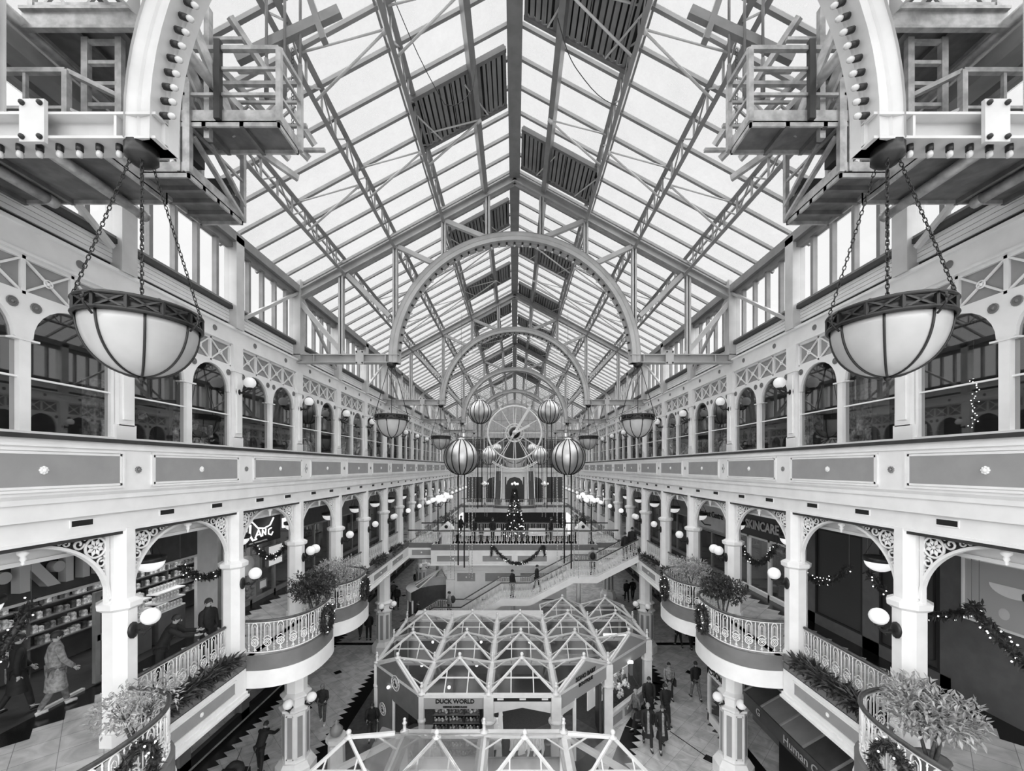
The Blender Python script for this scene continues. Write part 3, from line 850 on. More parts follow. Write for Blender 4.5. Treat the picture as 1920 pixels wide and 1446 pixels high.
for s in (-1, 1):
    for k in range(1, KMAX+1):
        arms = (-1,1) if k % 3 == 0 else (0,)
        sconce('globe_wall_lamp', '%s white globe lamp bracketed to the %s arcade column of the %s gallery' % ('twin' if k%3==0 else 'single', ORDW[k], SIDE[s]), 'globe lamps on the arcade columns', s*(W-.26), YK(k), 7.62, -s, arms, lit=k > 6)
    for k in range(2, 14):
        sconce('globe_wall_lamp', 'white globe lamp between the arched upper windows on the %s, %s pilaster' % (SIDE[s], ORDW[k]), 'globe lamps on the upper wall', s*(W-.13), YK(k), 12.85, -s, (0,), sc_=.95)
    for k in (3, 6, 9):
        for (rz, nm) in ((-1.45, 'front'), (-.30, 'inner')):
            a = rz if s < 0 else math.pi - rz
            sconce('globe_wall_lamp', 'white globe lamp on the %s face of the %s ground column, %s from the camera' % (nm, SIDE[s], ORDW[k//3]), 'globe lamps on the ground columns', s*W+.34*math.cos(a), YK(k)+.34*math.sin(a), 2.55, 1, (0,), rz=a)

# ---------------------------------------------------------------- cast iron railings
def baluster_mesh(orn, h=.86):
    g = MB()
    if not orn:
        g.tube([(0,0,0),(0,0,h)], .011, 5); 
        for z in (.06,.12,.2): g.ball((0,0,z), .022, 6)
        g.ball((0,0,h-.1), .018, 6)
    else:
        w = .075
        g.tube([(-w,0,.34),(-w,0,h-.14)]+[(-w*math.cos(t*math.pi/6),0,h-.14+w*1.2*math.sin(t*math.pi/6)) for t in range(1,6)]+[(w,0,h-.14),(w,0,.34)], .013, 5)
        g.tube([(0,0,h-.06),(0,0,h)], .012, 4)
        g.tube([(-.04,0,.42),(-.04,0,h-.17),(0,0,h-.13),(.04,0,h-.17),(.04,0,.42)], .008, 4)
        g.tube([(.095*math.cos(t*math.pi/5),0,.27+.10*math.sin(t*math.pi/5)) for t in range(10)], .014, 5, closed=True)
        for j in range(4):
            a = j*math.pi/2
            g.tube([(.04*math.cos(a)+.03*math.cos(t*math.pi/3),0,.27+.04*math.sin(a)+.03*math.sin(t*math.pi/3)) for t in range(6)], .009, 4, closed=True)
        g.tube([(-w,0,.34),(-.11,0,.38),(-.06,0,.42),(0,0,.46),(.06,0,.42),(.11,0,.38),(w,0,.34)], .011, 4)
        g.tube([(0,0,0),(0,0,.17)], .013, 5); g.ball((0,0,.06), .026, 6); g.tube([(-.05,0,.04),(0,0,.12),(.05,0,.04)], .009, 4)
    return g.mesh('ornate_baluster' if orn else 'baluster', ['white_paint'])
BAL = {0: baluster_mesh(False), 1: baluster_mesh(True)}
def railing(label, pts, h=.92, step=.165, group='white railings along the galleries', near=True, name='railing', curb=True, rail_m='rail_wood', slope=False):
    P = [Vector(p) for p in pts]
    t = thing(name, label, 'railing', tuple(P[0]), group=group)
    g = MB(); g.tube([p+Vector((0,0,h)) for p in P], .04, 8); part('handrail', g, [rail_m], t)
    g = MB(); g.tube([p+Vector((0,0,.05)) for p in P], .018, 5); g.tube([p+Vector((0,0,h-.05)) for p in P], .015, 5); part('bottom_rail', g, ['white_paint'], t)
    # walk along the path
    L = [0]
    for a, b in zip(P[:-1], P[1:]): L.append(L[-1]+(b-a).length)
    n = max(1, int(L[-1]/step)); far = MB(); i0 = 0
    for i in range(n+1):
        d = min(max(L[-1]*(i+.5)/(n+1), 1e-4), L[-1]-1e-4)
        while i0 < len(L)-2 and L[i0+1] < d: i0 += 1
        q = (d-L[i0])/max(1e-6, L[i0+1]-L[i0]); p = P[i0].lerp(P[i0+1], q); dr = P[i0+1]-P[i0]
        rz = math.atan2(dr.y, dr.x); o = 1 if i % 2 else 0
        if near:
            b = inst(BAL[o], 'ornate_baluster' if o else 'baluster', t, tuple(p-P[0]+Vector((0,0,.05))), (0,0,rz), (1,1,(h-.06)/.86))
        else:
            far.bar(p+Vector((0,0,.05)), p+Vector((0,0,h-.03)), .06 if o else .02, .02, 0, up=(dr.x,dr.y,0))
    if not near: part('baluster_rank', far, ['white_paint'], t)
    return t
for s in (-1, 1):
    for (k, nm) in ((-1,'behind the first truss'), (0,'under the first truss'), (2,'before the second truss'), (3,'beyond the second truss')):
        path = balcony_path(s, k, 0.08)
        railing('white curved balcony railing with dark handrail on the %s, %s' % (SIDE[s], nm), [(x,y,F1+.12) for x,y in path])
    for k in (1, 4, 5, 6):
        railing('straight white railing behind a planter on the %s gallery, %s bay from the camera' % (SIDE[s], ORDW[k]), [(s*7.72,YK(k)+.3,F1+.12),(s*7.72,YK(k+1)-.3,F1+.12)], h=.9)
    for k in range(8, 16):
        railing('distant white gallery railing on the %s, %s bay from the camera' % (SIDE[s], ORDW[k]), [(s*7.72,YK(k)+.3,F1+.12),(s*7.72,YK(k+1)-.3,F1+.12)], near=False)
# ---------------------------------------------------------------- bridge across the atrium
BY0, BY1 = 27.6, 32.2
g = MB(); g.box(-5.6,5.6,BY0,BY1,5.36,F1,0); g.box(-7.6,7.6,28.5,BY1,5.36,F1,0); g.box(-7.6,7.6,28.5,BY1,4.4,4.5,1)
struct('floor_bridge', g, ['gallery_floor','mid_grey'])
g = MB()
g.box(-5.6,5.6,BY0-.12,BY0+.1,4.23,5.22,0); g.box(-5.6,5.6,BY0-.10,BY0+.1,5.22,5.56,1); g.box(-5.65,5.65,BY0-.16,BY0+.1,4.2,4.28,0)
for s in (-1,1):
    g.box(s*5.5,s*7.4,28.4,28.5,4.5,5.22,0); g.box(s*5.5,s*7.4,28.42,28.5,5.22,5.56,1); g.box(s*5.5,s*5.6,BY0,28.5,4.23,5.56,0)
g.box(-7.4,7.4,BY1-.1,BY1+.1,4.5,5.5,0)
wbr = struct('wall_bridge_parapet', g, ['white_paint','mid_grey'])
def panel_c(parent, x0, x1, z0, z1, y, m='grey_panel'):
    g = MB(); g.box(x0,x1,y-.012,y,z0,z1,1); g.frame('y',x0-.06,x1+.06,z0-.06,z1+.06,.06,y-.035,y,0); g.ball(((x0+x1)/2,y-.02,(z0+z1)/2),.06,8,0)
    part('panel', g, ['white_paint',m], parent)
for (a,b) in ((-5.2,-3.05),(-2.15,-.2),(.2,2.15),(3.05,5.2)): panel_c(wbr,a,b,4.48,4.86,BY0-.12)
for s in (-1,1): panel_c(wbr,min(s*5.8,s*7.1),max(s*5.8,s*7.1),4.72,5.08,28.4)
# white service wall under the bridge
g = MB(); g.box(-4.7,3.6,28.6,32,0,4.4,0); g.box(-4.75,3.65,28.52,28.6,3.55,3.62,0); g.box(-4.7,3.6,28.55,28.6,1.55,1.6,1); g.box(-4.75,-4.2,28.4,28.6,0,3.0,0)
wsv = struct('wall_service', g, ['white_paint','mid_grey'])
for (a,b) in ((-4.0,-2.75),(-2.05,-.2),(.4,2.6)): panel_c(wsv,a,b,2.85,3.42,28.6)
railing('long white bridge railing in front of the christmas tree', [(-5.5,BY0,F1+.06),(5.5,BY0,F1+.06)], step=.2, h=.95)
railing('short white railing set back at the left end of the bridge', [(-7.4,28.48,F1),(-5.6,28.48,F1)], step=.2)
railing('short white railing set back at the right end of the bridge', [(5.6,28.48,F1),(7.2,28.48,F1)], step=.2)
railing('white railing along the far edge of the bridge behind the christmas tree', [(-7.3,BY1,F1),(7.3,BY1,F1)], step=.24)

# ---------------------------------------------------------------- stairs up to the right gallery
SP = [(7.35,5.5),(4.9,4.25),(3.5,4.25),(.9,2.9),(-.8,2.9),(-3.2,1.45),(-4.8,1.45),(-7.2,.02)]
YA, YB_ = 24.4, 25.9
st = thing('staircase', 'white open staircase with three landings rising to the right gallery', 'stairs', (-1,25.1,0))
g = MB()
for (p,q) in zip(SP[:-1],SP[1:]):
    if abs(p[1]-q[1]) < .01: g.box(q[0],p[0],YA,YB_,p[1]-.12,p[1],0); continue
    n = max(2, round((p[1]-q[1])/.165))
    for i in range(n):
        x1 = p[0]+(q[0]-p[0])*i/n; x0 = p[0]+(q[0]-p[0])*(i+1)/n; z = p[1]+(q[1]-p[1])*(i+1)/n
        g.box(x0,x1,YA,YB_,z-.04,z,0); g.box(x1-.02,x1,YA,YB_,z-.04,z+(p[1]-q[1])/n,0)
part('tread', g, ['steel_paint'], st)
for (y, w) in ((YA,'front'),(YB_,'rear')):
    g = MB()
    up = [(x,z+.06) for x,z in SP]; lo = [(x,z-.34) for x,z in reversed(SP)]
    g.prism(up+lo, 'y', y-.04, y+.04, 0); part('stringer', g, ['white_paint'], st)
g = MB(); lo = [(x,z-.30) for x,z in SP]
g.strip([(x,YA,z) for x,z in lo],[(x,YB_,z) for x,z in lo],0,False); part('soffit', g, ['white_paint'], st)
for x,z in ((3.9,4.0),(-.1,2.6)):
    g = MB(); g.lathe([(.14,0),(.14,z),(.2,z+.05)],12,(x,25.1,0)); part('support_post', g, ['white_paint'], st)
railing('white stair railing nearest the camera with dark handrail', [(x,YA,z+.06) for x,z in SP], step=.15, h=.95, group='stair railings')
railing('white stair railing on the far side of the staircase', [(x,YB_,z+.06) for x,z in SP], step=.17, h=.95, group='stair railings')

# ---------------------------------------------------------------- far end of the atrium
g = MB()
g.box(-7.7,7.7,YEND,YEND+.3,0,4.6,1); g.box(-7.7,7.7,YEND,YEND+.3,9.3,10.75,0)
g.box(-7.7,7.7,YEND-.2,YEND,10.05,10.7,0)
for x in (-7.5,-4.6,-1.7,1.7,4.6,7.5): g.box(x-.22,x+.22,YEND-.1,YEND+.2,4.6,10.2,0); g.box(x-.1,x+.1,YEND-.1,YEND+.2,10.2,16.5,2)
g.box(-7.7,7.7,YEND+2,YEND+2.2,4.6,9.5,1)
g.box(-7.7,7.7,YEND,YEND+.2,14.8,15.2,0)
g.box(-1.5,1.5,YEND-.12,YEND+.05,12.0,14.7,1); g.box(-7.6,7.6,YEND+.5,YEND+.6,10.7,14.8,1)
for x in (-3.1,0,3.1):
    for sx in (-1,1): g.prism([(x+sx*1.25,9.4),(x+sx*1.25,8.1),(x+sx*1.1,8.7),(x+sx*.7,9.15),(x,9.3),(x,9.4)],'y',YEND-.02,YEND+.1,0)
struct('wall_end', g, ['white_paint','dark','steel_mid'])
g = MB(); g.add([(-7.7,YEND,10.7),(7.7,YEND,10.7),(7.9,YEND,17.15),(0,YEND,21.42),(-7.9,YEND,17.15)],[(0,1,2,3,4)],0)
o = struct('window_end_gable', g, ['gable_glass'])
g = MB()
for i in range(-7,8): g.box(i*1.03-.04,i*1.03+.04,YEND-.06,YEND+.06,10.7,21-.53*abs(i*1.03),0)
for z in (13.4,16.2,17.8): g.box(-7.5,7.5,YEND-.05,YEND+.05,z,z+.1,0)
part('mullion', g, ['steel_mid'], o)
g = MB(); g.box(-7.5,7.5,57.2,YEND,5.3,F1,0); g.box(-7.5,7.5,57.0,57.2,4.5,5.2,1); g.box(-7.5,7.5,57.02,57.2,5.2,5.5,2)
A = [(3.0*math.cos(t),57.1-1.3*math.sin(t)) for t in [math.pi*i/16 for i in range(17)]]
g.strip([(x,y,5.5) for x,y in A],[(x,y,5.15) for x,y in A],2); g.strip([(x,y,5.15) for x,y in A],[(x,y,4.6) for x,y in A],1)
g.add([(x,y,5.45) for x,y in A],[tuple(range(17))],0)
struct('floor_end_gallery', g, ['gallery_floor','white_paint','mid_grey'])
railing('distant white railing at the far end gallery, left part', [(-7.4,57.1,F1),(-3.1,57.1,F1)], step=.25, near=False)
railing('distant white railing at the far end gallery, right part', [(3.1,57.1,F1),(7.4,57.1,F1)], step=.25, near=False)
railing('distant curved white railing in the middle of the far end gallery', [(x,y,F1) for x,y in A], step=.25, near=False)
for s in (-1,1):
    t = thing('escalator', 'dark escalator rising at the far end on the %s of the clock' % SIDE[s], 'escalator', (s*2.4,57.4,F1), group='escalators at the far end')
    g = MB(); g.prism([(57.4,5.5),(58.4,5.5),(61.9,10.3),(61.9,9.6),(58.4,5.1)],'x',s*2.0,s*2.8,0); part('truss_body', g, ['dark'], t)
    for x in (1.95,2.85):
        g = MB(); g.tube([(s*x,57.0,6.3),(s*x,58.4,6.4),(s*x,61.9,11.2)],.07,6,0); part('handrail', g, ['white_paint'], t)
        g = MB(); g.prism([(57.2,5.5),(58.4,5.5),(61.9,10.3),(61.9,11.1),(58.4,6.35),(57.2,6.25)],'x',s*x-.01,s*x+.01,0); part('balustrade', g, ['shop_glass'], t)

# ---------------------------------------------------------------- great clock
CY, CZ = 42.0, 14.3
t = thing('clock', 'huge open skeleton clock hung in the middle of the atrium', 'clock', (0,CY,CZ))
def ringpts(r, n=48, y=CY): return [(r*math.cos(2*math.pi*i/n), y, CZ+r*math.sin(2*math.pi*i/n)) for i in range(n)]
g = MB(); g.tube(ringpts(2.73),.10,6,0,closed=True); part('rim', g, ['white_paint'], t)
for r in (.92,.66):
    g = MB(); g.tube(ringpts(r,28),.06,6,0,closed=True); part('inner_ring', g, ['white_paint'], t)
for i in range(12):
    a = i*math.pi/6+math.pi/2; g = MB()
    r1 = 2.7
    if i in (5,7): r1 = 3.75
    if i in (1,11): r1 = 3.4
    if i == 6: r1 = 3.75
    d = .0
    for off in ((-.05,.05) if i in (0,5,6,7) else (0,)):
        c, n_ = math.cos(a), math.sin(a)
        g.bar((.66*c-off*n_,CY,CZ+.66*n_+off*c),(r1*c-off*n_*3,CY,CZ+r1*n_+off*c*3),.07,.07,0)
    part('spoke', g, ['white_paint'], t)
g = MB(); pts = [(3.78*math.cos(a),CY,CZ+3.78*math.sin(a)) for a in [math.radians(232+i*4.75) for i in range(17)]]
g.tube(pts,.06,6); g.tube([(x*.965,y,CZ+(z-CZ)*.965) for x,y,z in pts],.05,6); part('pendulum_arc', g, ['white_paint'], t)
for q in (-1.2,1.2):
    g = MB(); g.tube([(q,CY,CZ+2.45),(q,CY,zr(q)+.6)],.03,6); part('suspension_rod', g, ['steel_mid'], t)
g = MB(); g.lathe([(0,-.2),(.5,-.2),(.55,-.1),(.55,.1),(0,.15)],20); hb = MB()
for (x,y,z) in g.v: hb.v.append((x,CY+z,CZ+y))
hb.f,hb.m,hb.sm = g.f,g.m,g.sm
part('hub', hb, ['black'], t)
g = MB(); g.bar((-.3,CY-.3,CZ-.5),(1.55,CY-.3,CZ+2.6),.26,.06,0,up=(0,1,0)); part('minute_hand', g, ['white_paint'], t)
g = MB(); g.bar((-.2,CY-.26,CZ-.15),(1.5,CY-.26,CZ+.75),.24,.06,0,up=(0,1,0)); g.ball((0,CY-.33,CZ),.24,10); part('hour_hand', g, ['white_paint'], t)

# ---------------------------------------------------------------- striped balloons
def balloon(X, Y, z, r, zb, label):
    t = thing('hanging_balloon', label, 'balloon', (X,Y,z), group='silver striped balloons')
    prof = []
    for i in range(25):
        a = math.pi*i/24; rr = r*math.sin(a); zz_ = -r*math.cos(a)
        if a > 2.2: zz_ += r*.10*((a-2.2)/.94)**2
        prof.append((rr if 0 < i < 24 else 0, zz_))
    g = MB(); g.lathe(prof, 36, (X,Y,z)); part('envelope', g, ['silver'], t)
    g = MB()
    for j in range(14):
        an = 2*math.pi*(j+.5)/14
        g.tube([(X+(q[0]*1.004)*math.cos(an),Y+(q[0]*1.004)*math.sin(an),z+q[1]*1.004) for q in prof[1:-1]], .034*r, 5, 0)
    part('seam', g, ['black'], t)
    g = MB(); g.lathe([(.22*r,.98*r),(.25*r,1.04*r),(.16*r,1.12*r),(.03*r,1.16*r)], 14, (X,Y,z)); part('crown', g, ['silver'], t)
    g = MB(); g.tube([(X,Y,z+1.1*r),(X,Y,zr(X)+.60)], .012, 4); part('hanging_wire', g, ['mid_grey'], t)
    for (dx,dy) in ((-.2,.1),(.18,-.1)):
        g = MB(); g.tube([(X+dx*r,Y+dy,z-.95*r),(X+dx*r,Y+dy,zb+random.uniform(0,.5))], .045*r, 6); part('dark_rope', g, ['iron'], t)
    for (dx,dy) in ((-.62,0),(.62,0),(-.35,-.4),(.4,.35)):
        g = MB(); zt = z-math.sqrt(max(.01,1-dx*dx-dy*dy))*r; q = zb-.6
        g.tube([(X+dx*r,Y+dy*r,zt),(X+dx*r,Y+dy*r,q)], .014*r, 4, 0)
        n = int((zt-q)/.16)
        for i in range(n): g.ball((X+dx*r+random.uniform(-.02,.02),Y+dy*r,q+(zt-q)*i/n), .022, 4, 1)
        part('light_string', g, ['letter_grey','globe'], t)
nm = ['large','middle sized high','small','smallest']
for i,(X,Y,z,r,zb) in enumerate(((3.1,23.9,11.36,1.0,4.9),(3.1,36.7,15.7,1.02,7.0),(3.1,49.7,12.15,1.05,6.5),(2.5,59.0,13.4,.75,9.5))):
    for s in (-1,1): balloon(s*X,Y,z,r,zb,'%s silver balloon with black stripes hanging %s of the clock' % (nm[i], SIDE[s]))

# ---------------------------------------------------------------- bowl lamps under the trusses
def bowl_lamp(s, n, near):
    X, Y = s*4.34, YT(n)
    t = thing('bowl_lamp', '%s frosted bowl lamp in a black iron crown hanging on the %s, %s truss' % ('big' if n == 0 else 'distant', SIDE[s], ORDW[n]), 'hanging lamp', (X,Y,11.85), group='bowl lamps hung from the trusses')
    R = .53
    prof = [(0,0)]+[(R*math.sin(a)**.92, .60*(1-math.cos(a))) for a in [math.pi/2*i/14 for i in range(1,15)]]
    g = MB(); g.lathe(prof, 40, (X,Y,11.85)); part('glass_bowl', g, ['bowl_glass'], t)
    g = MB()
    for j in range(8):
        an = 2*math.pi*(j+.0)/8
        g.tube([(X+(q[0]+.006)*math.cos(an),Y+(q[0]+.006)*math.sin(an),11.85+q[1]-.004) for q in prof], .013, 5)
    g.ball((X,Y,11.83),.035,8); g.tube([(X,Y,11.84),(X,Y,11.77)],.01,5)
    part('rib', g, ['iron'], t)
    g = MB(); r = .562; z0, z1 = 12.46, 12.61
    for z in (z0,z1): g.tube([(X+r*math.cos(2*math.pi*i/40),Y+r*math.sin(2*math.pi*i/40),z) for i in range(40)], .022, 6, closed=True)
    g.lathe([(.53,z0-.02),(.53,z1)], 40, (X,Y,0)); g.lathe([(.53,z1-.01),(0.0,z1-.06)], 40, (X,Y,0))
    for i in range(12):
        a, b = 2*math.pi*i/12, 2*math.pi*(i+1)/12
        P = lambda q,z: (X+r*math.cos(q),Y+r*math.sin(q),z)
        g.bar(P(a,z0),P(b,z1),.03,.02); g.bar(P(b,z0),P(a,z1),.03,.02); g.bar(P(a,z0),P(a,z1),.035,.03)
        m_ = (a+b)/2
        if i % 3 == 0: g.tube([P(a,z1),(X+(r+.09)*math.cos(a),Y+(r+.09)*math.sin(a),z1-.05),(X+(r+.09)*math.cos(a),Y+(r+.09)*math.sin(a),z0),P(a,z0-.08)],.012,5); g.ball((X+(r+.1)*math.cos(a),Y+(r+.1)*math.sin(a),12.52),.02,6)
    part('iron_crown', g, ['iron'], t)
    g = MB(); g.lathe([(.16,14.46+(.06 if n==0 else 0)),(.16,14.38),(.10,14.32),(.03,14.28)], 14, (X,Y,0)); part('ceiling_hook', g, ['iron'], t)
    for j in range(4):
        an = math.pi/2*j+math.atan2(Y,X); p = Vector((X+.10*math.cos(an),Y+.10*math.sin(an),14.34)); q = Vector((X+r*math.cos(an),Y+r*math.sin(an),12.61))
        g = MB()
        if near:
            d = q-p; L = d.length; n_ = int(L/.052); d.normalize(); a = d.cross(Vector((.3,.7,.1))).normalized(); b = d.cross(a)
            for i in range(n_):
                c = p+d*(L*(i+.5)/n_); u = a if i % 2 else b
                g.tube([c+d*(.036*math.cos(w))+u*(.017*math.sin(w)) for w in [2*math.pi*h/6 for h in range(6)]], .0062, 3, closed=True)
        else: g.tube([p,q], .012, 4)
        part('chain', g, ['iron'], t)
for n in range(0, 5):
    for s in (-1,1): bowl_lamp(s, n, n == 0)
# small lit bowls inside the galleries
g = MB(); g.lathe([(0,0)]+[(.30*math.sin(a),.26*(1-math.cos(a))) for a in [math.pi/2*i/8 for i in range(1,9)]],20); sb = g.mesh('glass_bowl',['globe_lit'])
g = MB(); g.lathe([(.31,.25),(.33,.27),(.33,.36),(.30,.37),(0,.40)],20); sbr = g.mesh('rim',['iron'])
g = MB(); 
for j in range(3): g.tube([(.3*math.cos(j*2.09),.3*math.sin(j*2.09),.36),(0,0,1.0)],.008,4)
g.tube([(0,0,1.0),(0,0,1.71)],.012,4); sbc = g.mesh('chain',['iron'])
for s in (-1,1):
    for k in range(0,13):
        t = thing('pendant_bowl', 'small lit bowl pendant inside the %s gallery, %s bay from the camera' % (SIDE[s], ORDW[k]), 'pendant lamp', (s*8.9,YK(k)+B*.62,8.25), group='small bowl pendants in the galleries')
        inst(sb,'glass_bowl',t); inst(sbr,'rim',t); inst(sbc,'chain',t)
# lamp posts with globes
def lamp_post(x,y,h,n,label):
    t = thing('lamp_post', label, 'lamp post', (x,y,F1), group='globe lamp posts')
    g = MB(); g.lathe([(.16,0),(.14,.12),(.07,.3),(.05,.5),(.045,h-.4),(.06,h-.3)],10,(x,y,F1)); part('post', g, ['iron'], t)
    for j in range(n):
        a = 2*math.pi*j/n; r = .42 if j or n < 2 else .42
        g = MB(); g.tube([(x,y,F1+h-.5),(x+r*.6*math.cos(a),y+r*.6*math.sin(a),F1+h-.45),(x+r*math.cos(a),y+r*math.sin(a),F1+h-.15)],.02,5); part('arm', g, ['iron'], t)
        o = inst(globe_lit_m,'globe',t,(r*math.cos(a),r*math.sin(a),h-.18))
    inst(globe_lit_m,'globe',t,(0,0,h))
for (x,y,l) in ((-5.3,28.4,'left front'),(-5.3,31.5,'left rear'),(5.3,28.4,'right front'),(5.25,31.5,'right rear')):
    lamp_post(x,y,3.05,5,'black lamp post with six globes on the bridge, %s corner' % l)
for (x,l) in ((-4.2,'left'),(-.0,'middle'),(4.2,'right')): lamp_post(x,57.5 if x else 56.4,3.0,5,'black lamp post with globes at the far end gallery, %s' % l)
# ---------------------------------------------------------------- greenery
def leaf(mb, p, d, up, L, w, mi=0):
    p = Vector(p); d = Vector(d).normalized(); a = d.cross(Vector(up))
    if a.length < 1e-3: a = d.orthogonal()
    a.normalize(); n = a.cross(d)
    m_ = p+d*L*.5+n*L*.10; e = p+d*L-n*L*.05
    mb.add([p, m_+a*w/2, e, m_-a*w/2], [(0,1,2),(0,2,3)], mi)
def rdir(zb=0.0):
    while True:
        v = Vector((random.uniform(-1,1),random.uniform(-1,1),random.uniform(-1,1)))
        if .05 < v.length < 1: break
    v.normalize(); v.z += zb; return v.normalized()
def foliage_ball(mb, c, r, n, L, w, mi=0, rz=None, shell=.55):
    for i in range(n):
        d = rdir(); q = r*(shell+(1-shell)*random.random())
        p = (c[0]+d.x*q, c[1]+d.y*q, c[2]+d.z*(rz or r)*q/r)
        e = (d*.7+rdir(.1)*.8).normalized()
        leaf(mb, p, e, (0,0,1), L*random.uniform(.6,1.2), w, mi)
def potted_tree(loc, h, r, m, label, n=700, L=.13, w=.045, group=None):
    loc = (loc[0],loc[1],loc[2]+.008); x,y,z = loc
    t = thing('potted_tree', label, 'plant', loc, group=group)
    g = MB(); g.lathe([(.17,0),(.24,.36),(.26,.38),(.22,.36),(0,.34)],14,loc); part('pot', g, ['pot'], t)
    g = MB(); k = 4
    for j in range(k):
        a = j*1.6+random.random(); q = [(x+.04*math.cos(a),y+.04*math.sin(a),z+.3)]
        for i in range(1,6): q.append((x+(.05+.07*i*r)*math.cos(a+.25*i),y+(.05+.07*i*r)*math.sin(a+.25*i),z+.3+(h-.5)*i/5))
        g.tube(q,[.03,.027,.024,.02,.014,.008],6)
        for b in range(3): g.tube([q[3],(q[3][0]+random.uniform(-.3,.3)*r,q[3][1]+random.uniform(-.3,.3)*r,q[3][2]+.3)],.008,4)
    part('trunk', g, ['bark'], t)
    g = MB()
    for j in range(9):
        a = 2*math.pi*j/9; q = r*.62 if j else 0
        foliage_ball(g,(x+q*math.cos(a),y+q*math.sin(a),z+h-r*.55+random.uniform(-.22,.22)*r),r*.52,n//9,L,w)
    part('foliage', g, [m], t)
    return t
potted_tree((-6.75,15.6,F1),1.75,.72,'leaf_pale','pale leafy potted tree on the left curved balcony beyond the second truss',1500)
potted_tree((-6.65,13.6,F1),1.75,.70,'leaf_dark','dark leafy potted tree on the left curved balcony before the second truss',1900,.14,.06)
potted_tree((6.85,15.9,F1),1.7,.72,'leaf_pale','pale leafy potted tree on the right curved balcony beyond the second truss',1500)
potted_tree((6.75,13.3,F1),1.75,.62,'leaf_dark','dark leafy potted tree on the right curved balcony before the second truss',1500,.14,.06)
potted_tree((7.05,6.95,F1),1.5,.58,'leaf_pale','big pale leafy potted tree on the nearest right balcony',1700,.15,.05)
potted_tree((-6.7,7.3,F1),1.35,.6,'leaf_pale','thin branched pale plant on the nearest left balcony',800,.12,.04)
# planter greenery along the straight parapets
for s in (-1,1):
    for k in (1,4,5,6):
        nn = {1:5,4:4,5:4,6:3}[k]
        for i in range(nn):
            y = YK(k)+.45+(B-.9)*(i+.5)/nn; x = s*(XF+.16)
            g = MB()
            for q in range(190 if k == 1 else 90):
                yy = y+random.gauss(0,.17); d = Vector((-s*random.uniform(-.3,1.1),random.uniform(-.9,.9),random.uniform(-.45,1.0)))
                leaf(g,(x+random.uniform(-.1,.1),yy,5.56+random.uniform(0,.12)),d,(0,0,1),random.uniform(.16,.40),.075,random.choice((0,0,1)))
            single('planter_plant', g, ['leaf_dark','leaf_mid'], 'dark leafy plant in the planter of the %s parapet, %s bay, %s plant' % (SIDE[s],ORDW[k],ORDW[i]), 'plant','plants in the parapet planters')
def swag(pts, r, label, m='leaf_dark', dens=150, lights=22, L=.14, name='garland', cat='garland', group='christmas garlands', leafw=.045, top=None):
    P = [Vector(p) for p in pts]; t = thing(name, label, cat, tuple(P[0]), group=group)
    tot = sum((b-a).length for a,b in zip(P[:-1],P[1:]))
    g = MB(); g.tube(P, r*.35, 6)
    for i in range(int(2.2*dens*tot)):
        j = random.randrange(len(P)-1); p = P[j].lerp(P[j+1], random.random())
        leaf(g, p+rdir()*r*.4, rdir(), (0,0,1), L*random.uniform(.6,1.2), leafw)
    part('greenery', g, [m], t)
    if top:
        for q in (P[0],P[-1]): g = MB(); g.tube([q,(q.x,q.y,top)],.006,4); part('hanging_wire', g, ['mid_grey'], t)
    for i in range(lights):
        j = random.randrange(len(P)-1); p = P[j].lerp(P[j+1], random.random())+rdir()*r*.9
        inst(FAIRY,'fairy_light',t,tuple(p-P[0]))
    return t
g = MB(); g.ball((0,0,0),.016,6); FAIRY = g.mesh('fairy_light',['fairy'])
def hang(p,q,drop,n=14):
    p=Vector(p);q=Vector(q); return [p.lerp(q,i/n)-Vector((0,0,drop*4*(i/n)*(1-i/n))) for i in range(n+1)]
swag([(-1.55,27.34,4.9),(-1.5,27.34,5.5)]+hang((-1.45,27.34,5.52),(1.85,27.34,5.52),1.15)+[(1.95,27.34,5.5),(2.0,27.34,4.9)],.14,'green garland with white lights draped on the front of the bridge',dens=170,lights=34)
for (s,k,dz) in ((1,2,.75),(1,3,.95),(-1,2,.6),(-1,3,.7),(1,1,.6)):
    a = (s*9.4,YK(k)+.3,8.0); b = (s*9.4,YK(k+1)-.3,8.0)
    swag(hang(a,b,dz),.13,'dark garland with white lights swagged before the %s shop front, %s bay' % (SIDE[s],ORDW[k]),dens=150,lights=24,top=9.96)
swag(hang((8.9,8.0,8.1),(9.0,5.2,6.9),.45),.15,'thick garland with white lights running down behind the nearest right column',dens=200,lights=30,top=9.96)
swag(hang((-9.3,7.9,8.2),(-9.6,6.6,6.6),.35)+hang((-9.6,6.6,6.6),(-9.2,5.4,6.5),.25),.16,'sparkling garland at the entrance of the nearest left shop',dens=200,lights=46,top=9.96)
def wreath(c, R, r, label, rz):
    cs, sn = math.cos(rz), math.sin(rz)
    pts = [(c[0]+R*math.cos(a)*cs, c[1]+R*math.cos(a)*sn, c[2]+R*1.25*math.sin(a)) for a in [2*math.pi*i/20 for i in range(21)]]
    return swag(pts, r, label, dens=300, lights=14, L=.11, name='wreath', cat='wreath', group='christmas wreaths')
for s in (-1,1):
    for (k,nm,q) in ((0,'nearest',.86),(2,'middle',.62),(3,'farther',.60)):
        p = balcony_path(s,k,0.0); i = int(28*.5); x,y = p[i]
        wreath((x-s*.06,y,6.05),.30,.13,'dark christmas wreath on the %s curved balcony railing on the %s' % (nm,SIDE[s]),H90)
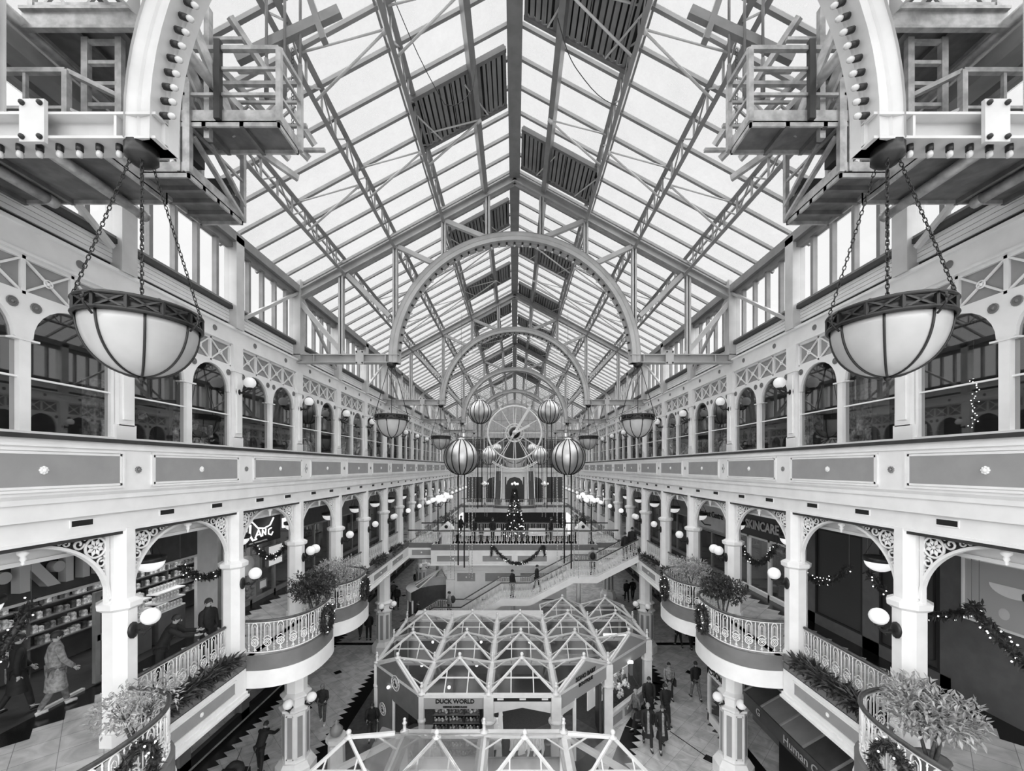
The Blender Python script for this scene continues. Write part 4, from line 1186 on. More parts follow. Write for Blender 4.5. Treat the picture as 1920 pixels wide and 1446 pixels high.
# christmas tree on the bridge
t = thing('christmas_tree','tall dark christmas tree with white lights on the bridge','christmas tree',(0,30.3,F1))
g = MB(); g.tube([(0,30.3,F1),(0,30.3,F1+3.4)],[.08,.01],8); part('trunk', g, ['bark'], t)
g = MB()
for i in range(3600):
    u = random.random()**1.5; z = F1+.25+3.5*u; rr = .80*(1-u)**.9+.04; a = random.uniform(0,6.283); q = rr*(.35+.65*random.random())
    leaf(g,(q*math.cos(a),30.3+q*math.sin(a),z),(math.cos(a),math.sin(a),random.uniform(-.5,.2)),(0,0,1),.18,.05)
part('foliage', g, ['leaf_dark'], t)
g = MB(); g.ball((0,0,0),.034,6); big = g.mesh('tree_light',['fairy'])
for i in range(40):
    u = random.random()**1.3; rr = .80*(1-u)**.9+.05; a = -random.uniform(0,3.14); inst(big,'tree_light',t,(rr*math.cos(a),rr*math.sin(a),.3+3.45*u))
g = MB(); g.lathe([(.34,0),(.36,.25),(.30,.27)],12,(0,30.3,F1)); part('stand', g, ['dark'], t)
# small white huts and planters on the bridge
for s in (-1,1):
    x = s*4.7
    t = thing('white_hut','small white wooden hut with a round hole on the bridge, %s side' % SIDE[s],'hut',(x,28.6,F1),group='little huts on the bridge')
    g = MB(); g.box(x-.35,x+.35,28.3,28.9,F1,F1+1.0,0); part('body', g, ['white_paint'], t)
    g = MB(); g.prism([(x-.5,F1+1.0),(x+.5,F1+1.0),(x,F1+1.5)],'y',28.2,29.0,0); part('roof', g, ['white_paint'], t)
    g = MB(); g.lathe([(.12,0),(.12,.02)],12,(0,0,0)); h = MB(); h.v=[(x+a,28.19-c,F1+1.2+b) for a,b,c in g.v]; h.f,h.m,h.sm=g.f,g.m,g.sm; part('hole', h, ['black'], t)
    for q in (0,1):
        potted_tree((s*(5.0-.2*q),30.2+1.2*q,F1),1.6,.42,'leaf_dark','dark shrub in a pot on the bridge, %s side, %s' % (SIDE[s],('before the rear railing','by the rear corner')[q]),260,.14,.05,group='shrubs on the bridge')
    # low benches around the tree
    for j,xx in enumerate((1.6,3.2)):
        t = thing('bench','white bench on the bridge %s of the christmas tree, %s' % (SIDE[s],('beside it','farther out')[j]),'bench',(s*xx,29.3,F1),group='benches on the bridge')
        g = MB(); g.box(s*xx-.6,s*xx+.6,29.1,29.5,F1+.42,F1+.47,0); part('seat', g, ['white_paint'], t)
        for dx in (-.5,.5):
            g = MB(); g.box(s*xx+dx-.03,s*xx+dx+.03,29.12,29.48,F1,F1+.42,0); part('leg', g, ['white_paint'], t)
        g = MB(); g.box(s*xx-.6,s*xx+.6,29.5,29.54,F1+.5,F1+.9,0); part('backrest', g, ['white_paint'], t)
# ---------------------------------------------------------------- glazed market kiosks on the ground floor
PG = 2.35                     # pitch of the pyramid grid
ZV, ZTIP = EYE-3.40*PG, EYE-3.07*PG
def GX(k): return (k+.115)*PG
def ball_finial(mb, x, y, z, r=.07, mi=0):
    mb.lathe([(.12,-.05),(.12,-.02),(.05,.0),(.05,.04)],10,(x,y,z),mi); mb.ball((x,y,z+.10),r,10,mi)
def spike_finial(mb, x, y, z, mi=0):
    mb.lathe([(.13,0),(.13,.05),(.05,.07),(.045,.26),(.075,.28),(.045,.32),(.04,.36)],10,(x,y,z),mi); mb.ball((x,y,z+.39),.05,8,mi)
def pyramid(par, cx, cy, label=None, corners=(0,1,2,3), film=False, h=None):
    """one glass pyramid of the roof; corners present (0 front-left,1 front-right,2 back-right,3 back-left)"""
    r = PG/2; tip = Vector((cx,cy,h or ZTIP))
    C = [Vector((cx-r,cy-r,ZV)),Vector((cx+r,cy-r,ZV)),Vector((cx+r,cy+r,ZV)),Vector((cx-r,cy+r,ZV))]
    g = MB(); gl = MB()
    for c in corners: g.bar(C[c]+Vector((0,0,.05)), tip, .066, .07)
    for a in range(4):
        b = (a+1) % 4
        if a in corners and b in corners:
            p, q = C[a], C[b]
            gl.add([p,q,tip],[(0,1,2)],0)
            m_ = (p+q)/2
            g.bar(p,q,.055,.06)
            for u in (.25,.75) if a in (1,3) else (.33,.67):
                e = p.lerp(q,u); 
                # glazing bar runs up the slope until it meets the hip
                top = e.lerp(m_ if False else e+(tip-m_), min(1,1-abs(u-.5)*2)); g.bar(e, top, .034, .04)
            z = .45
            if a in (0,2): g.bar(p.lerp(tip,z),q.lerp(tip,z),.04,.045)
    o = part('roof_pyramid', g, ['kiosk_white'], par)
    part('glass_pane', gl, ['kiosk_glass'], o)
    f = MB(); ball_finial(f, cx, cy, (h or ZTIP)+.04); part('finial', f, ['kiosk_white'], o)
    if film:
        f = MB(); d = Vector((0,0,.06)); K = 9
        for a in range(4):
            if a in corners and (a+1)%4 in corners:
                p, q = C[a]*1.0, C[(a+1)%4]
                rows = []
                for i in range(K+1):
                    e0 = p.lerp(tip,i/K)+d; e1 = q.lerp(tip,i/K)+d
                    rows.append([e0.lerp(e1,j/K)+Vector((0,0,random.uniform(-.02,.03))) for j in range(K+1)])
                for i in range(K): f.strip(rows[i],rows[i+1],0)
        part('plastic_film', f, ['film'], o)
    return o
def gutter(par, a, b, w=.26):
    g = MB(); g.bar(a, b, w, .10); part('valley_gutter', g, ['kiosk_white'], par)

kk = thing('market_kiosk','large white kiosk roofed with a grid of glass pyramids on the ground floor','kiosk',(0,19,0))
R1, R2, R3, R4 = 6.615*PG, 7.615*PG, 8.615*PG, 9.615*PG
for k in (-1,0): pyramid(kk, GX(k), R1)
pyramid(kk, GX(-2), R1, corners=(1,2,3)); pyramid(kk, GX(1), R1, corners=(0,2,3))
for k in (-2,-1,0,1): pyramid(kk, GX(k), R2)
pyramid(kk, GX(2), R2, corners=(0,2,3))
for k in (-2,-1,0,1,2): pyramid(kk, GX(k), R3)
for k in (1,2): pyramid(kk, GX(k), R4)
# extra slopes of the cut corner pyramids
def GL(i): return GX(i)-PG/2        # grid line left of column i
for i in range(-1,3): gutter(kk,(GL(i),R1-PG/2 if i<2 else R1+PG/2,ZV),(GL(i),R3+PG/2,ZV),.30)
gutter(kk,(GL(2),R3+PG/2,ZV),(GL(2),R4+PG/2,ZV))
for (x0,x1,y) in ((GL(-1),GL(1),R1-PG/2),(GL(-2),GL(2),R1+PG/2),(GL(-2),GL(3),R2+PG/2),(GL(-2),GL(3),R3+PG/2),(GL(1),GL(3),R4+PG/2)):
    gutter(kk,(x0,y,ZV),(x1,y,ZV),.16)
for (a,b) in (((GL(-2),R1+PG/2),(GL(-1),R1-PG/2)),((GL(1),R1-PG/2),(GL(2),R1+PG/2)),((GL(2),R1+PG/2),(GL(3),R2+PG/2)),((GL(-2),R1+PG/2),(GL(-2),R3+PG/2)),((GL(3),R2+PG/2),(GL(3),R4+PG/2))):
    gutter(kk,(a[0],a[1],ZV),(b[0],b[1],ZV),.14)
f = MB()
for i in range(-2,4):
    for y in (R1-PG/2,R1+PG/2,R2+PG/2,R3+PG/2):
        x = GL(i)
        if y < R1 and not -1 <= i <= 1: continue
        if y < R2 and i > 2: continue
        f_ = MB(); spike_finial(f_,x,y,ZV+.03); part('spike_finial', f_, ['kiosk_white'], kk)
# walls: posts at the roof corners
ZS = 2.36
corner = [(GL(-2),R3+PG/2),(GL(-2),R1+PG/2),(GL(-1),R1-PG/2),(GL(0),R1-PG/2),(GL(1),R1-PG/2),(GL(2),R1+PG/2),(GL(3),R2+PG/2),(GL(3),R4+PG/2)]
for (x,y) in corner+[(GL(-2),R2+PG/2),(GL(3),R3+PG/2)]:
    g = MB(); w = .09 if x < GL(0)-.1 else .17
    g.box(x-w,x+w,y-w,y+w,0,ZV,0); g.lathe([(w*1.2,1.86),(w*1.6,1.9),(w*1.6,1.95),(w*1.2,2.0)],10,(x,y,0)); part('corner_post', g, ['kiosk_white'], kk)
# left chamfer: grey gabled board with round crest, counter below
def wallquad(mb, a, b, z0, z1, mi=0, t=.06):
    mb.bar((a[0],a[1],(z0+z1)/2),(b[0],b[1],(z0+z1)/2),t,z1-z0,mi)
A, Bc = corner[1], corner[2]; mid = ((A[0]+Bc[0])/2,(A[1]+Bc[1])/2)
def gable(par, a, b, zlow, name, m, peak=ZTIP-.06, t=.05, eaves=ZV-.05):
    mid = ((a[0]+b[0])/2,(a[1]+b[1])/2); d = Vector((b[0]-a[0],b[1]-a[1],0)); n = Vector((d.y,-d.x,0)).normalized()*t
    g = MB(); pts = [(a[0],a[1],zlow),(b[0],b[1],zlow),(b[0],b[1],eaves),(mid[0],mid[1],peak),(a[0],a[1],eaves)]
    fr = [Vector(p)+n for p in pts]; bk = [Vector(p) for p in pts]
    g.add(fr+bk,[(0,1,2,3,4),(9,8,7,6,5)]+[(i,(i+1)%5,5+(i+1)%5,5+i) for i in range(5)],0)
    o = part(name, g, [m], par)
    g = MB(); g.bar(fr[4],fr[3],.06,.07); g.bar(fr[3],fr[2],.06,.07); part('bargeboard', g, ['kiosk_white'], o)
    return o
def crest(par, c, ang, r=.28):
    """round duck crest on a board facing direction ang"""
    nx, ny = math.cos(ang), math.sin(ang); tx, ty = -ny, nx
    P = lambda u,v,d: (c[0]+tx*u+nx*d, c[1]+ty*u+ny*d, c[2]+v)
    g = MB()
    for (r0,d,mi) in ((r,.006,1),(r*.66,.012,0)):
        g.add([P(r0*math.cos(i*math.pi/12),r0*math.sin(i*math.pi/12),d) for i in range(24)],[tuple(range(24))],mi)
    g.tube([P(r*math.cos(i*math.pi/12),r*math.sin(i*math.pi/12),.01) for i in range(24)],.015,5,0,closed=True)
    for i in range(14):
        a = i*2*math.pi/14; g.add([P((r*.83)*math.cos(a)+du,(r*.83)*math.sin(a)+dv,.016) for du,dv in ((-.02,-.02),(.02,-.02),(.02,.02),(-.02,.02))],[(0,1,2,3)],0)
    # little bird shape: body, head, bill
    for (cu,cv,ru,rv) in ((0,-.06*r/.28,.10*r/.28,.065*r/.28),(-.05*r/.28,.05*r/.28,.055*r/.28,.055*r/.28)):
        g.add([P(cu+ru*math.cos(i*math.pi/8),cv+rv*math.sin(i*math.pi/8),.02) for i in range(16)],[tuple(range(16))],2)
    q = r/.28; g.add([P(-.10*q,.05*q,.02),(P(-.15*q,.03*q,.02)),P(-.10*q,.02*q,.02)],[(0,1,2)],2)
    part('crest', g, ['letter_white','mid_grey','dark'], par)
o = gable(kk,A,Bc,1.86,'sign_board','mid_grey'); angL = math.atan2(-1,-1)
crest(kk,(mid[0]-.06,mid[1]-.06,2.65),angL)
g = MB(); wallquad(g,A,(A[0]+.95,A[1]-.95),.05,1.9,0); o = part('folding_panel', g, ['mid_grey'], kk); crest(kk,(A[0]+.45-.05,A[1]-.45-.05,1.25),angL,.24)
g = MB(); wallquad(g,(A[0],A[1]),(A[0]+.97,A[1]-.97),.0,.08,0,.1); g.bar((A[0]+.97,A[1]-.97,0),(A[0]+.97,A[1]-.97,1.9),.09,.09); part('panel_frame', g, ['kiosk_white'], kk)
# front: fascia with the name, racks of ducks beneath
fx0, fx1, fy = GL(-1), GL(0), R1-PG/2
g = MB(); g.box(fx0+.08,fx1-.12,fy-.05,fy+.05,2.36,2.80,0); part('name_board', g, ['sign_grey'], kk)
text('DUCK WORLD',.20,((fx0+fx1)/2,fy-.07,2.63),FACE_C,'letter_black',kk,bold=.006)
text('DESIGNER RUBBER DUCKS',.07,((fx0+fx1)/2,fy-.07,2.44),FACE_C,'letter_black',kk,bold=.004)
gx0, gx1 = GL(0), GL(1)
g = MB(); g.box(gx0+.15,gx1-.15,fy-.05,fy+.05,2.62,2.80,1); g.box(gx0+.15,gx1-.15,fy-.04,fy+.06,2.42,2.62,0)
for x in (gx0+.3,(gx0+gx1)/2-.1,gx1-.5): g.box(x,x+.22,fy-.07,fy,2.68,2.74,0)
g.prism([(gx0+.15,2.42),(gx0+.15,2.2),((gx0+gx1)/2,2.40),(gx1-.15,2.2),(gx1-.15,2.42)],'y',fy-.04,fy+.04,0)
part('shutter_box', g, ['kiosk_white','black'], kk)
# right chamfers
A2, B2 = corner[4], corner[5]
gable(kk,A2,B2,2.25,'sign_board','sign_grey')
m2 = ((A2[0]+B2[0])/2,(A2[1]+B2[1])/2); rotS = (H90,0,math.radians(45))
text('SOHO BABY',.23,(m2[0]+.07,m2[1]-.07,2.98),rotS,'letter_black',kk,bold=.005)
text('BOUTIQUE',.18,(m2[0]+.07,m2[1]-.07,2.73),rotS,'letter_black',kk,bold=.004)
g = MB(); 
for u in (.32,.95):
    g.bar((A2[0]+PG*u,A2[1]+PG*u,0),(A2[0]+PG*u,A2[1]+PG*u,2.3),.12,.12)
wallquad(g,(A2[0],A2[1]),(A2[0]+PG*.3,A2[1]+PG*.3),0,.55,0); wallquad(g,A2,(A2[0]+PG*.3,A2[1]+PG*.3),2.0,2.3,0); part('door_frame', g, ['kiosk_white'], kk)
g = MB(); g.bar((A2[0]+PG*.86,A2[1]+PG*.86,.02),(A2[0]+PG*.60+.55,A2[1]+PG*.86+.65,.02),.06,.06) if False else g.box(A2[0]+PG*.82,A2[0]+PG*.86,A2[1]+PG*.86,A2[1]+PG*.86+.8,.05,2.1,0); part('open_door', g, ['dark'], kk)
A3, B3 = corner[5], corner[6]
gable(kk,A3,B3,2.25,'gable_board','sign_grey')
g = MB(); wallquad(g,A3,B3,0,.62,0,.12); wallquad(g,A3,B3,.62,.70,0,.2)
d = Vector((B3[0]-A3[0],B3[1]-A3[1],0)); nrm = Vector((d.y,-d.x,0)).normalized()
for (u0,u1) in ((.08,.30),(.36,.62),(.68,.94)):
    p = Vector((*A3,0))+d*u0+nrm*.07; q = Vector((*A3,0))+d*u1+nrm*.07
    g.bar(p+Vector((0,0,.34)),q+Vector((0,0,.34)),.03,.34,1)
part('stall_riser', g, ['kiosk_white','grey_panel'], kk)
g = MB(); p = Vector((*A3,.7))+d*.08; q = Vector((*A3,.7))+d*.92; g.add([p,q,q+Vector((0,0,1.55)),p+Vector((0,0,1.55))],[(0,1,2,3)]); part('shop_window', g, ['clear_glass'], kk)
p = Vector((*A3,0))-nrm*1.0; q = Vector((*B3,0))-nrm*1.0
g = MB(); g.bar(p+Vector((0,0,1.4)),q+Vector((0,0,1.4)),.05,1.9); part('display_back', g, ['shop_glow'], kk)
g = MB(); e0 = p.lerp(q,.62)+nrm*.05; e1 = p.lerp(q,.88)+nrm*.05; g.bar(e0+Vector((0,0,1.75)),e1+Vector((0,0,1.75)),.03,.75); part('poster', g, ['mid_grey'], kk)
# side and back walls
g = MB(); wallquad(g,corner[6],corner[7],0,ZV-.1,0); wallquad(g,(GL(-2),R3+PG/2),(GL(1),R3+PG/2),0,ZV-.1,0); wallquad(g,(GL(1),R4+PG/2),(GL(3),R4+PG/2),0,ZV-.1,0); part('rear_wall', g, ['mid_grey'], kk)
g = MB(); wallquad(g,corner[0],corner[1],0,ZV-.1,0); part('side_wall', g, ['mid_grey'], kk)
g = MB(); g.box(GL(0)-.04,GL(0)+.04,R1-PG/2+.2,R3,0,2.3,0); part('partition', g, ['steel_grey'], kk)
g = MB(); g.add([(GL(1)+.3,R1-PG/2+.1,.012),(GL(2)-.1,R1+PG/2-.3,.012),(GL(2)-1.4,R1+PG/2+1.2,.012),(GL(1)-1.2,R1+1.0,.012)],[(0,1,2,3)]); part('timber_floor', g, ['wood_floor'], kk)
# flat white roof behind
g = MB(); g.box(GL(-2)+.3,GL(1)+.1,R3+PG/2+.1,R3+PG/2+1.2,ZV-.02,ZV+.10,0); part('flat_roof', g, ['kiosk_white'], kk)
# lamps inside the kiosk
g = MB(); g.ball((0,0,0),.06,10); spot = g.mesh('kiosk_spot',['fairy'])
n_ = 0
for (k,y) in ((-2,R1),(-2,R2),(-1,R2),(-2,R3),(-1,R3),(0,R3),(-1,R1)):
    for (dx,dy) in ((-.45,.3),(.45,-.3)):
        o = inst(spot,'spot_lamp',None,(GX(k)+dx,y+dy,2.30)); tag(o,'small bright round lamp under the glass kiosk roof','lamp','spot lamps under the kiosk roof')
for (x,y,z,l) in ((GX(2),R3+.2,2.45,'bright tube lamp under the right rear pyramid of the kiosk'),(GX(2)-.4,R2-.1,2.35,'bright tube lamp over the right window display of the kiosk')):
    g = MB(); g.box(x-.55,x+.55,y-.06,y+.06,z-.04,z+.04,0); single('tube_lamp', g, ['fairy'], l, 'lamp')
def area(name, loc, size, e, rot=(0,0,0)):
    l = bpy.data.lights.new(name,'AREA'); l.energy = e; l.size = size; o = bpy.data.objects.new(name,l); COL.objects.link(o); o.location = loc; o.rotation_euler = rot; return o
area('kiosk_duck_light',(GX(-1),R1+.2,2.35),1.2,14); area('kiosk_baby_light',(GX(0),R1+.2,2.38),1.2,18); area('kiosk_window_light',(GX(2)-.4,R2-.1,2.28),.8,8)
# goods: duck racks
g = MB(); g.ball((0,0,.05),.055,8,0,.045); g.ball((-.02,-.02,.115),.034,8,0); g.lathe([(.012,0),(0,.035)],5,(-.055,-.05,.105),1); duck = g.mesh('rubber_duck',['product_pale','dark']); duck2 = duck.copy(); duck2.materials[0] = MATS['product_mid']
rk = thing('duck_rack','tall dark display rack with four shelves under the kiosk name board','shelf',((fx0+fx1)/2,fy+.45,0))
g = MB()
for x in (fx0+.35,fx0+.9,fx0+1.45,fx0+2.0): g.box(x-.02,x+.02,fy+.3,fy+.6,0,2.25,0)
g.box(fx0+.3,fx0+2.05,fy+.6,fy+.64,0,2.25,0); part('frame', g, ['dark'], rk)
for i in range(6):
    z = .45+i*.3; g = MB(); g.box(fx0+.33,fx0+2.02,fy+.28,fy+.6,z-.02,z,0); part('shelf_board', g, ['mid_grey'], rk)
    for j in range(13):
        o = inst(duck if random.random()<.6 else duck2,'rubber_duck',None,(fx0+.42+j*.127,fy+.42+random.uniform(-.05,.05),z),(0,0,random.uniform(-.6,.6)),(1.15,)*3); tag(o,'little rubber duck on the dark racks of the kiosk','rubber duck','rubber ducks on the racks')
# counter
t = thing('counter','pale grey faceted counter with a round crest at the cut left corner of the kiosk','counter',(GL(-2)+2.05,R1-.55,0)); c0 = (GL(-2)+2.0,R1-.5)
g = MB(); g.lathe([(.52,0),(.56,1.0)],8,(c0[0],c0[1],0),0,False,.5); part('body', g, ['sign_grey'], t); g = MB(); g.lathe([(.60,1.0),(.60,1.06),(0,1.07)],8,(c0[0],c0[1],0),0,False,.5); part('counter_top', g, ['dark'], t)
crest(t,(c0[0]-.2,c0[1]-.54,.62),math.radians(-115),.26)
# baby clothes on a rail
t = thing('clothes_rail','white rail of pale baby clothes in the kiosk opening','clothes rail',((gx0+gx1)/2,fy+.3,0))
g = MB(); g.tube([(gx0+.75,fy+.3,1.35),(gx1-.45,fy+.3,1.35)],.02,6); part('rail', g, ['kiosk_white'], t)
for x in (gx0+.78,gx1-.48):
    g = MB(); g.tube([(x,fy+.3,0),(x,fy+.3,1.35)],.02,6); part('upright', g, ['kiosk_white'], t)
def garment(L,w):
    g = MB(); A_=[];B_=[]
    for i in range(7):
        u=i/6; A_.append((-w*(.55+.45*u)+.02*math.sin(i*2),-.02-.02*math.sin(i*3),-L*u)); B_.append((w*(.55+.45*u)+.02*math.cos(i*2),-.03+.02*math.cos(i*2),-L*u))
    g.strip(A_,B_); g.strip([(x,y+.06,z) for x,y,z in A_],[(x,y+.06,z) for x,y,z in B_]); g.strip(A_,[(x,y+.06,z) for x,y,z in A_]); g.strip(B_,[(x,y+.06,z) for x,y,z in B_])
    g.add([(-w*.55,-.02,0),(-w*.95,-.02,-.22),(-w*.75,.0,-.26),(-w*.3,0,-.06)],[(0,1,2,3)]); g.add([(w*.55,-.02,0),(w*.95,-.02,-.22),(w*.75,.0,-.26),(w*.3,0,-.06)],[(0,1,2,3)])
    return g.mesh('garment',['shop_glow'])
GM = [garment(.62,.10),garment(.8,.12),garment(.5,.09)]
for i in range(14):
    o = inst(GM[i%3],'garment',None,(gx0+.82+i*.085*1.0,fy+.3,1.33),(0,0,random.uniform(-.5,.5)+.9)); tag(o,'small pale garment hanging on the kiosk clothes rail','garment','baby garments on the rail')
for i in range(4):
    o = inst(GM[1],'garment',None,(gx0+.24+.05*i,fy+.1+.15*i,1.95-.4*(i%3)),(0,0,.3*i)); tag(o,'small pale garment hung inside the left post of the kiosk opening','garment','baby garments by the post')
# window display of toys
g = MB(); g.ball((0,0,.09),.09,8); g.ball((0,-.02,.21),.06,8); g.ball((-.045,0,.26),.025,6); g.ball((.045,0,.26),.025,6)
for (x,z) in ((-.08,.13),(.08,.13),(-.05,.03),(.05,.03)): g.ball((x,-.05,z),.035,6)
ted = g.mesh('soft_toy',['product_pale']); ted2 = ted.copy(); ted2.materials[0]=MATS['shop_glow']; ted3 = ted.copy(); ted3.materials[0]=MATS['product_dark']
for i in range(34):
    u = random.uniform(.05,.75); v = random.uniform(.2,.9); p = Vector((*A3,0))+d*u-nrm*v
    z = .72+ (.25*int(3*v) if v > .35 else 0)+random.choice((0,0,.2,.35))*v
    o = inst(random.choice((ted,ted2,ted2,ted3)),'soft_toy',None,(p.x,p.y,z),(0,0,math.radians(45)+random.uniform(-.5,.5)),(random.uniform(.8,1.3),)*3); tag(o,'small soft toy in the lit window of the kiosk','soft toy','soft toys in the kiosk window')
for i in range(12):
    p = Vector((*A2,0))+Vector((PG,PG,0))*random.uniform(.05,.27)+Vector((-.3,.3,0)); o = inst(random.choice((ted,ted2)),'soft_toy',None,(p.x,p.y,.55+.32*(i%4)),(0,0,.8)); tag(o,'small soft toy in the narrow window beside the kiosk door','soft toy','soft toys beside the kiosk door')

# ---- nearer kiosk, seen from above, partly wrapped in plastic film
fk = thing('film_covered_kiosk','nearer white kiosk whose glass pyramids are partly wrapped in plastic film','kiosk',(0,11,0))
Q1 = 4.667*PG
pyramid(fk, GX(-1), Q1, film=True); pyramid(fk, GX(0), Q1)
pyramid(fk, GX(-2), Q1, corners=(0,1,2)); pyramid(fk, GX(1), Q1, corners=(0,1,3))
for k in (-2,-1,0,1): pyramid(fk, GX(k), Q1-PG)
for i in range(-1,2): gutter(fk,(GL(i),Q1-1.5*PG,ZV),(GL(i),Q1+PG/2,ZV),.34)
g = MB(); g.box(GL(-1),GL(1),Q1+PG/2-.05,Q1+PG/2+.12,ZV-.02,ZV+.16,0); g.bar((GL(-2),Q1-PG/2,ZV+.06),(GL(-1),Q1+PG/2,ZV+.06),.12,.14); g.bar((GL(1),Q1+PG/2,ZV+.06),(GL(2),Q1-PG/2,ZV+.06),.12,.14); part('eaves_beam', g, ['kiosk_white'], fk)
g = MB(); tl = Vector((GX(-2),Q1,ZTIP)); g.bar(tl,(GL(-1),Q1+.2,ZTIP-.02),.08,.08); g.bar((GX(1),Q1,ZTIP),(GL(1),Q1+.2,ZTIP-.02),.08,.08); part('ridge_bar', g, ['kiosk_white'], fk)
for i in (-1,0,1):
    f = MB(); spike_finial(f,GL(i),Q1+PG/2,ZV+.14); part('spike_finial', f, ['kiosk_white'], fk)
g = MB(); 
for (x,y) in ((GL(-1),Q1+PG/2),(GL(1),Q1+PG/2),(GL(-2),Q1-PG/2),(GL(2),Q1-PG/2),(GL(0),Q1+PG/2)): g.box(x-.12,x+.12,y-.12,y+.12,0,ZV,0)
part('corner_post', g, ['kiosk_white'], fk) if False else None
for (x,y) in ((GL(-1),Q1+PG/2),(GL(1),Q1+PG/2),(GL(-2),Q1-PG/2),(GL(2),Q1-PG/2),(GL(0),Q1+PG/2)):
    g = MB(); g.box(x-.12,x+.12,y-.12,y+.12,0,ZV,0); part('corner_post', g, ['kiosk_white'], fk)
g = MB(); g.box(GL(-1),GL(1),Q1+PG/2-.05,Q1+PG/2+.05,0,2.2,0); part('rear_wall', g, ['steel_grey'], fk)
# film sagging over the valley on the left
f = MB(); rows = []
for i in range(9):
    rows.append([Vector((GX(-2)+.55+1.5*j/8, Q1+PG/2-.1-2.1*i/8, ZV+.17+.28*abs(math.sin((j/8-.35)*2.6))+random.uniform(-.02,.02))) for j in range(9)])
for i in range(8): f.strip(rows[i],rows[i+1])
part('plastic_film', f, ['film'], fk)
area('kiosk_front_light',(GX(-1),Q1,2.2),1.5,30); area('kiosk_front_light',(GX(0)+.3,Q1,2.2),1.5,30)
for k in (-1,0):
    o = inst(spot,'spot_lamp',None,(GX(k)+(-.05 if k<0 else -.9),Q1-.15,2.45),(0,0,0),(1.3,)*3); tag(o,'round lamp glowing under the %s of the nearer kiosk' % ('film covered pyramid' if k<0 else 'clear pyramid'),'lamp')
# sign box under the nearer roof
sx_, sy_ = GX(-2)+.05, Q1-.1
t = thing('sign_box','slanting pale sign box with dark letters on an oval under the nearer kiosk roof','sign',(sx_,sy_,0))
g = MB(); g.bar((sx_-.75,sy_-.62,2.0),(sx_+.65,sy_+.05,2.0),.25,.62); part('box', g, ['kiosk_white'], t)
dv = Vector((1.4,.67,0)).normalized(); nv = Vector((dv.y,-dv.x,0)); cc = Vector((sx_-.05,sy_-.285,2.0))+nv*.13
g = MB(); g.bar(cc-dv*.68-nv*.0,cc+dv*.68,.01,.5); part('face', g, ['dark_band'], t)
g = MB(); g.add([cc+nv*.012+dv*(.62*math.cos(a))+Vector((0,0,.22*math.sin(a))) for a in [i*math.pi/16 for i in range(32)]],[tuple(range(32))]); part('oval', g, ['letter_white'], t)
text('KEA',.40,tuple(cc+nv*.03+dv*.05),(H90,0,math.atan2(dv.y,dv.x)),'dark_band',t,bold=.03)
# stone pedestal with an urn by the nearer kiosk
ux,uy = px(631,1400,14.6)[0],14.6
t = thing('urn_pedestal','carved pale octagonal pedestal carrying a grey urn beside the nearer kiosk','pedestal',(ux,uy,0))
g = MB(); g.lathe([(.36,0),(.30,.1),(.28,1.0),(.36,1.1),(.36,1.25)],8,(ux,uy,0),0,False,.5); part('pedestal', g, ['kiosk_white'], t)
g = MB(); g.lathe([(.10,1.25),(.2,1.35),(.22,1.5),(.12,1.62),(.06,1.68),(.10,1.74),(0,1.82)],14,(ux,uy,0)); part('urn', g, ['steel_grey'], t)
# rounded kiosk at the foot of the stairs, left
rx,ry = -5.0,27.9
t = thing('rounded_kiosk','white rounded kiosk with a glass fan roof left of the white wall','kiosk',(rx,ry,0))
AR = [math.pi*.5+math.pi*.75*i/18 for i in range(19)]
g = MB(); g.strip([(rx+2.3*math.cos(a),ry+2.3*math.sin(a),2.75) for a in AR],[(rx+2.3*math.cos(a),ry+2.3*math.sin(a),2.15) for a in AR]); g.strip([(rx+2.3*math.cos(a),ry+2.3*math.sin(a),2.75) for a in AR],[(rx+1.7*math.cos(a),ry+1.7*math.sin(a),2.9) for a in AR]); part('fascia', g, ['kiosk_white'], t)
g = MB(); g.strip([(rx+1.7*math.cos(a),ry+1.7*math.sin(a),2.9) for a in AR],[(rx,ry,3.9)]*19); part('glass_roof', g, ['kiosk_glass'], t)
g = MB()
for a in AR[::3]: g.bar((rx+1.7*math.cos(a),ry+1.7*math.sin(a),2.92),(rx,ry,3.92),.06,.06)
part('glazing_bar', g, ['kiosk_white'], t)
g = MB(); g.strip([(rx+2.1*math.cos(a),ry+2.1*math.sin(a),2.2) for a in AR],[(rx+2.1*math.cos(a),ry+2.1*math.sin(a),0) for a in AR]); part('wall', g, ['dark_band'], t)
for a in AR[::3]:
    g = MB(); g.tube([(rx+2.2*math.cos(a),ry+2.2*math.sin(a),0),(rx+2.2*math.cos(a),ry+2.2*math.sin(a),2.2)],.06,6); part('post', g, ['kiosk_white'], t)
# ---------------------------------------------------------------- shops behind the arcades
def shopfront(s, ya, yb, label_board=None, m='dark', board='mid_grey', z0=7.95, x=XS, name='wall_shop', lit=False):
    """glazed shop front between ya and yb on side s (setting)"""
    sd = SIDE[s]; g = MB()
    g.box(s*x,s*(x+.12),ya,yb,z0,9.6,1)
    n = max(1,round((yb-ya)/1.6))
    for i in range(n+1):
        y = ya+(yb-ya)*i/n; g.box(s*(x-.02),s*(x+.10),y-.06,y+.06,F1,z0,0)
    g.box(s*(x-.02),s*(x+.10),ya,yb,F1,F1+.16,0); g.box(s*(x-.02),s*(x+.10),ya,yb,z0-.08,z0,0)
    o = struct('%s_%s' % (name,sd), g, ['steel_grey' if not lit else 'white_paint',board])
    g = MB(); g.quad((s*(x+.04),ya,F1+.1),(s*(x+.04),yb,F1+.1),(s*(x+.04),yb,z0),(s*(x+.04),ya,z0)); part('glass_pane', g, ['shop_glass'], o)
    return o
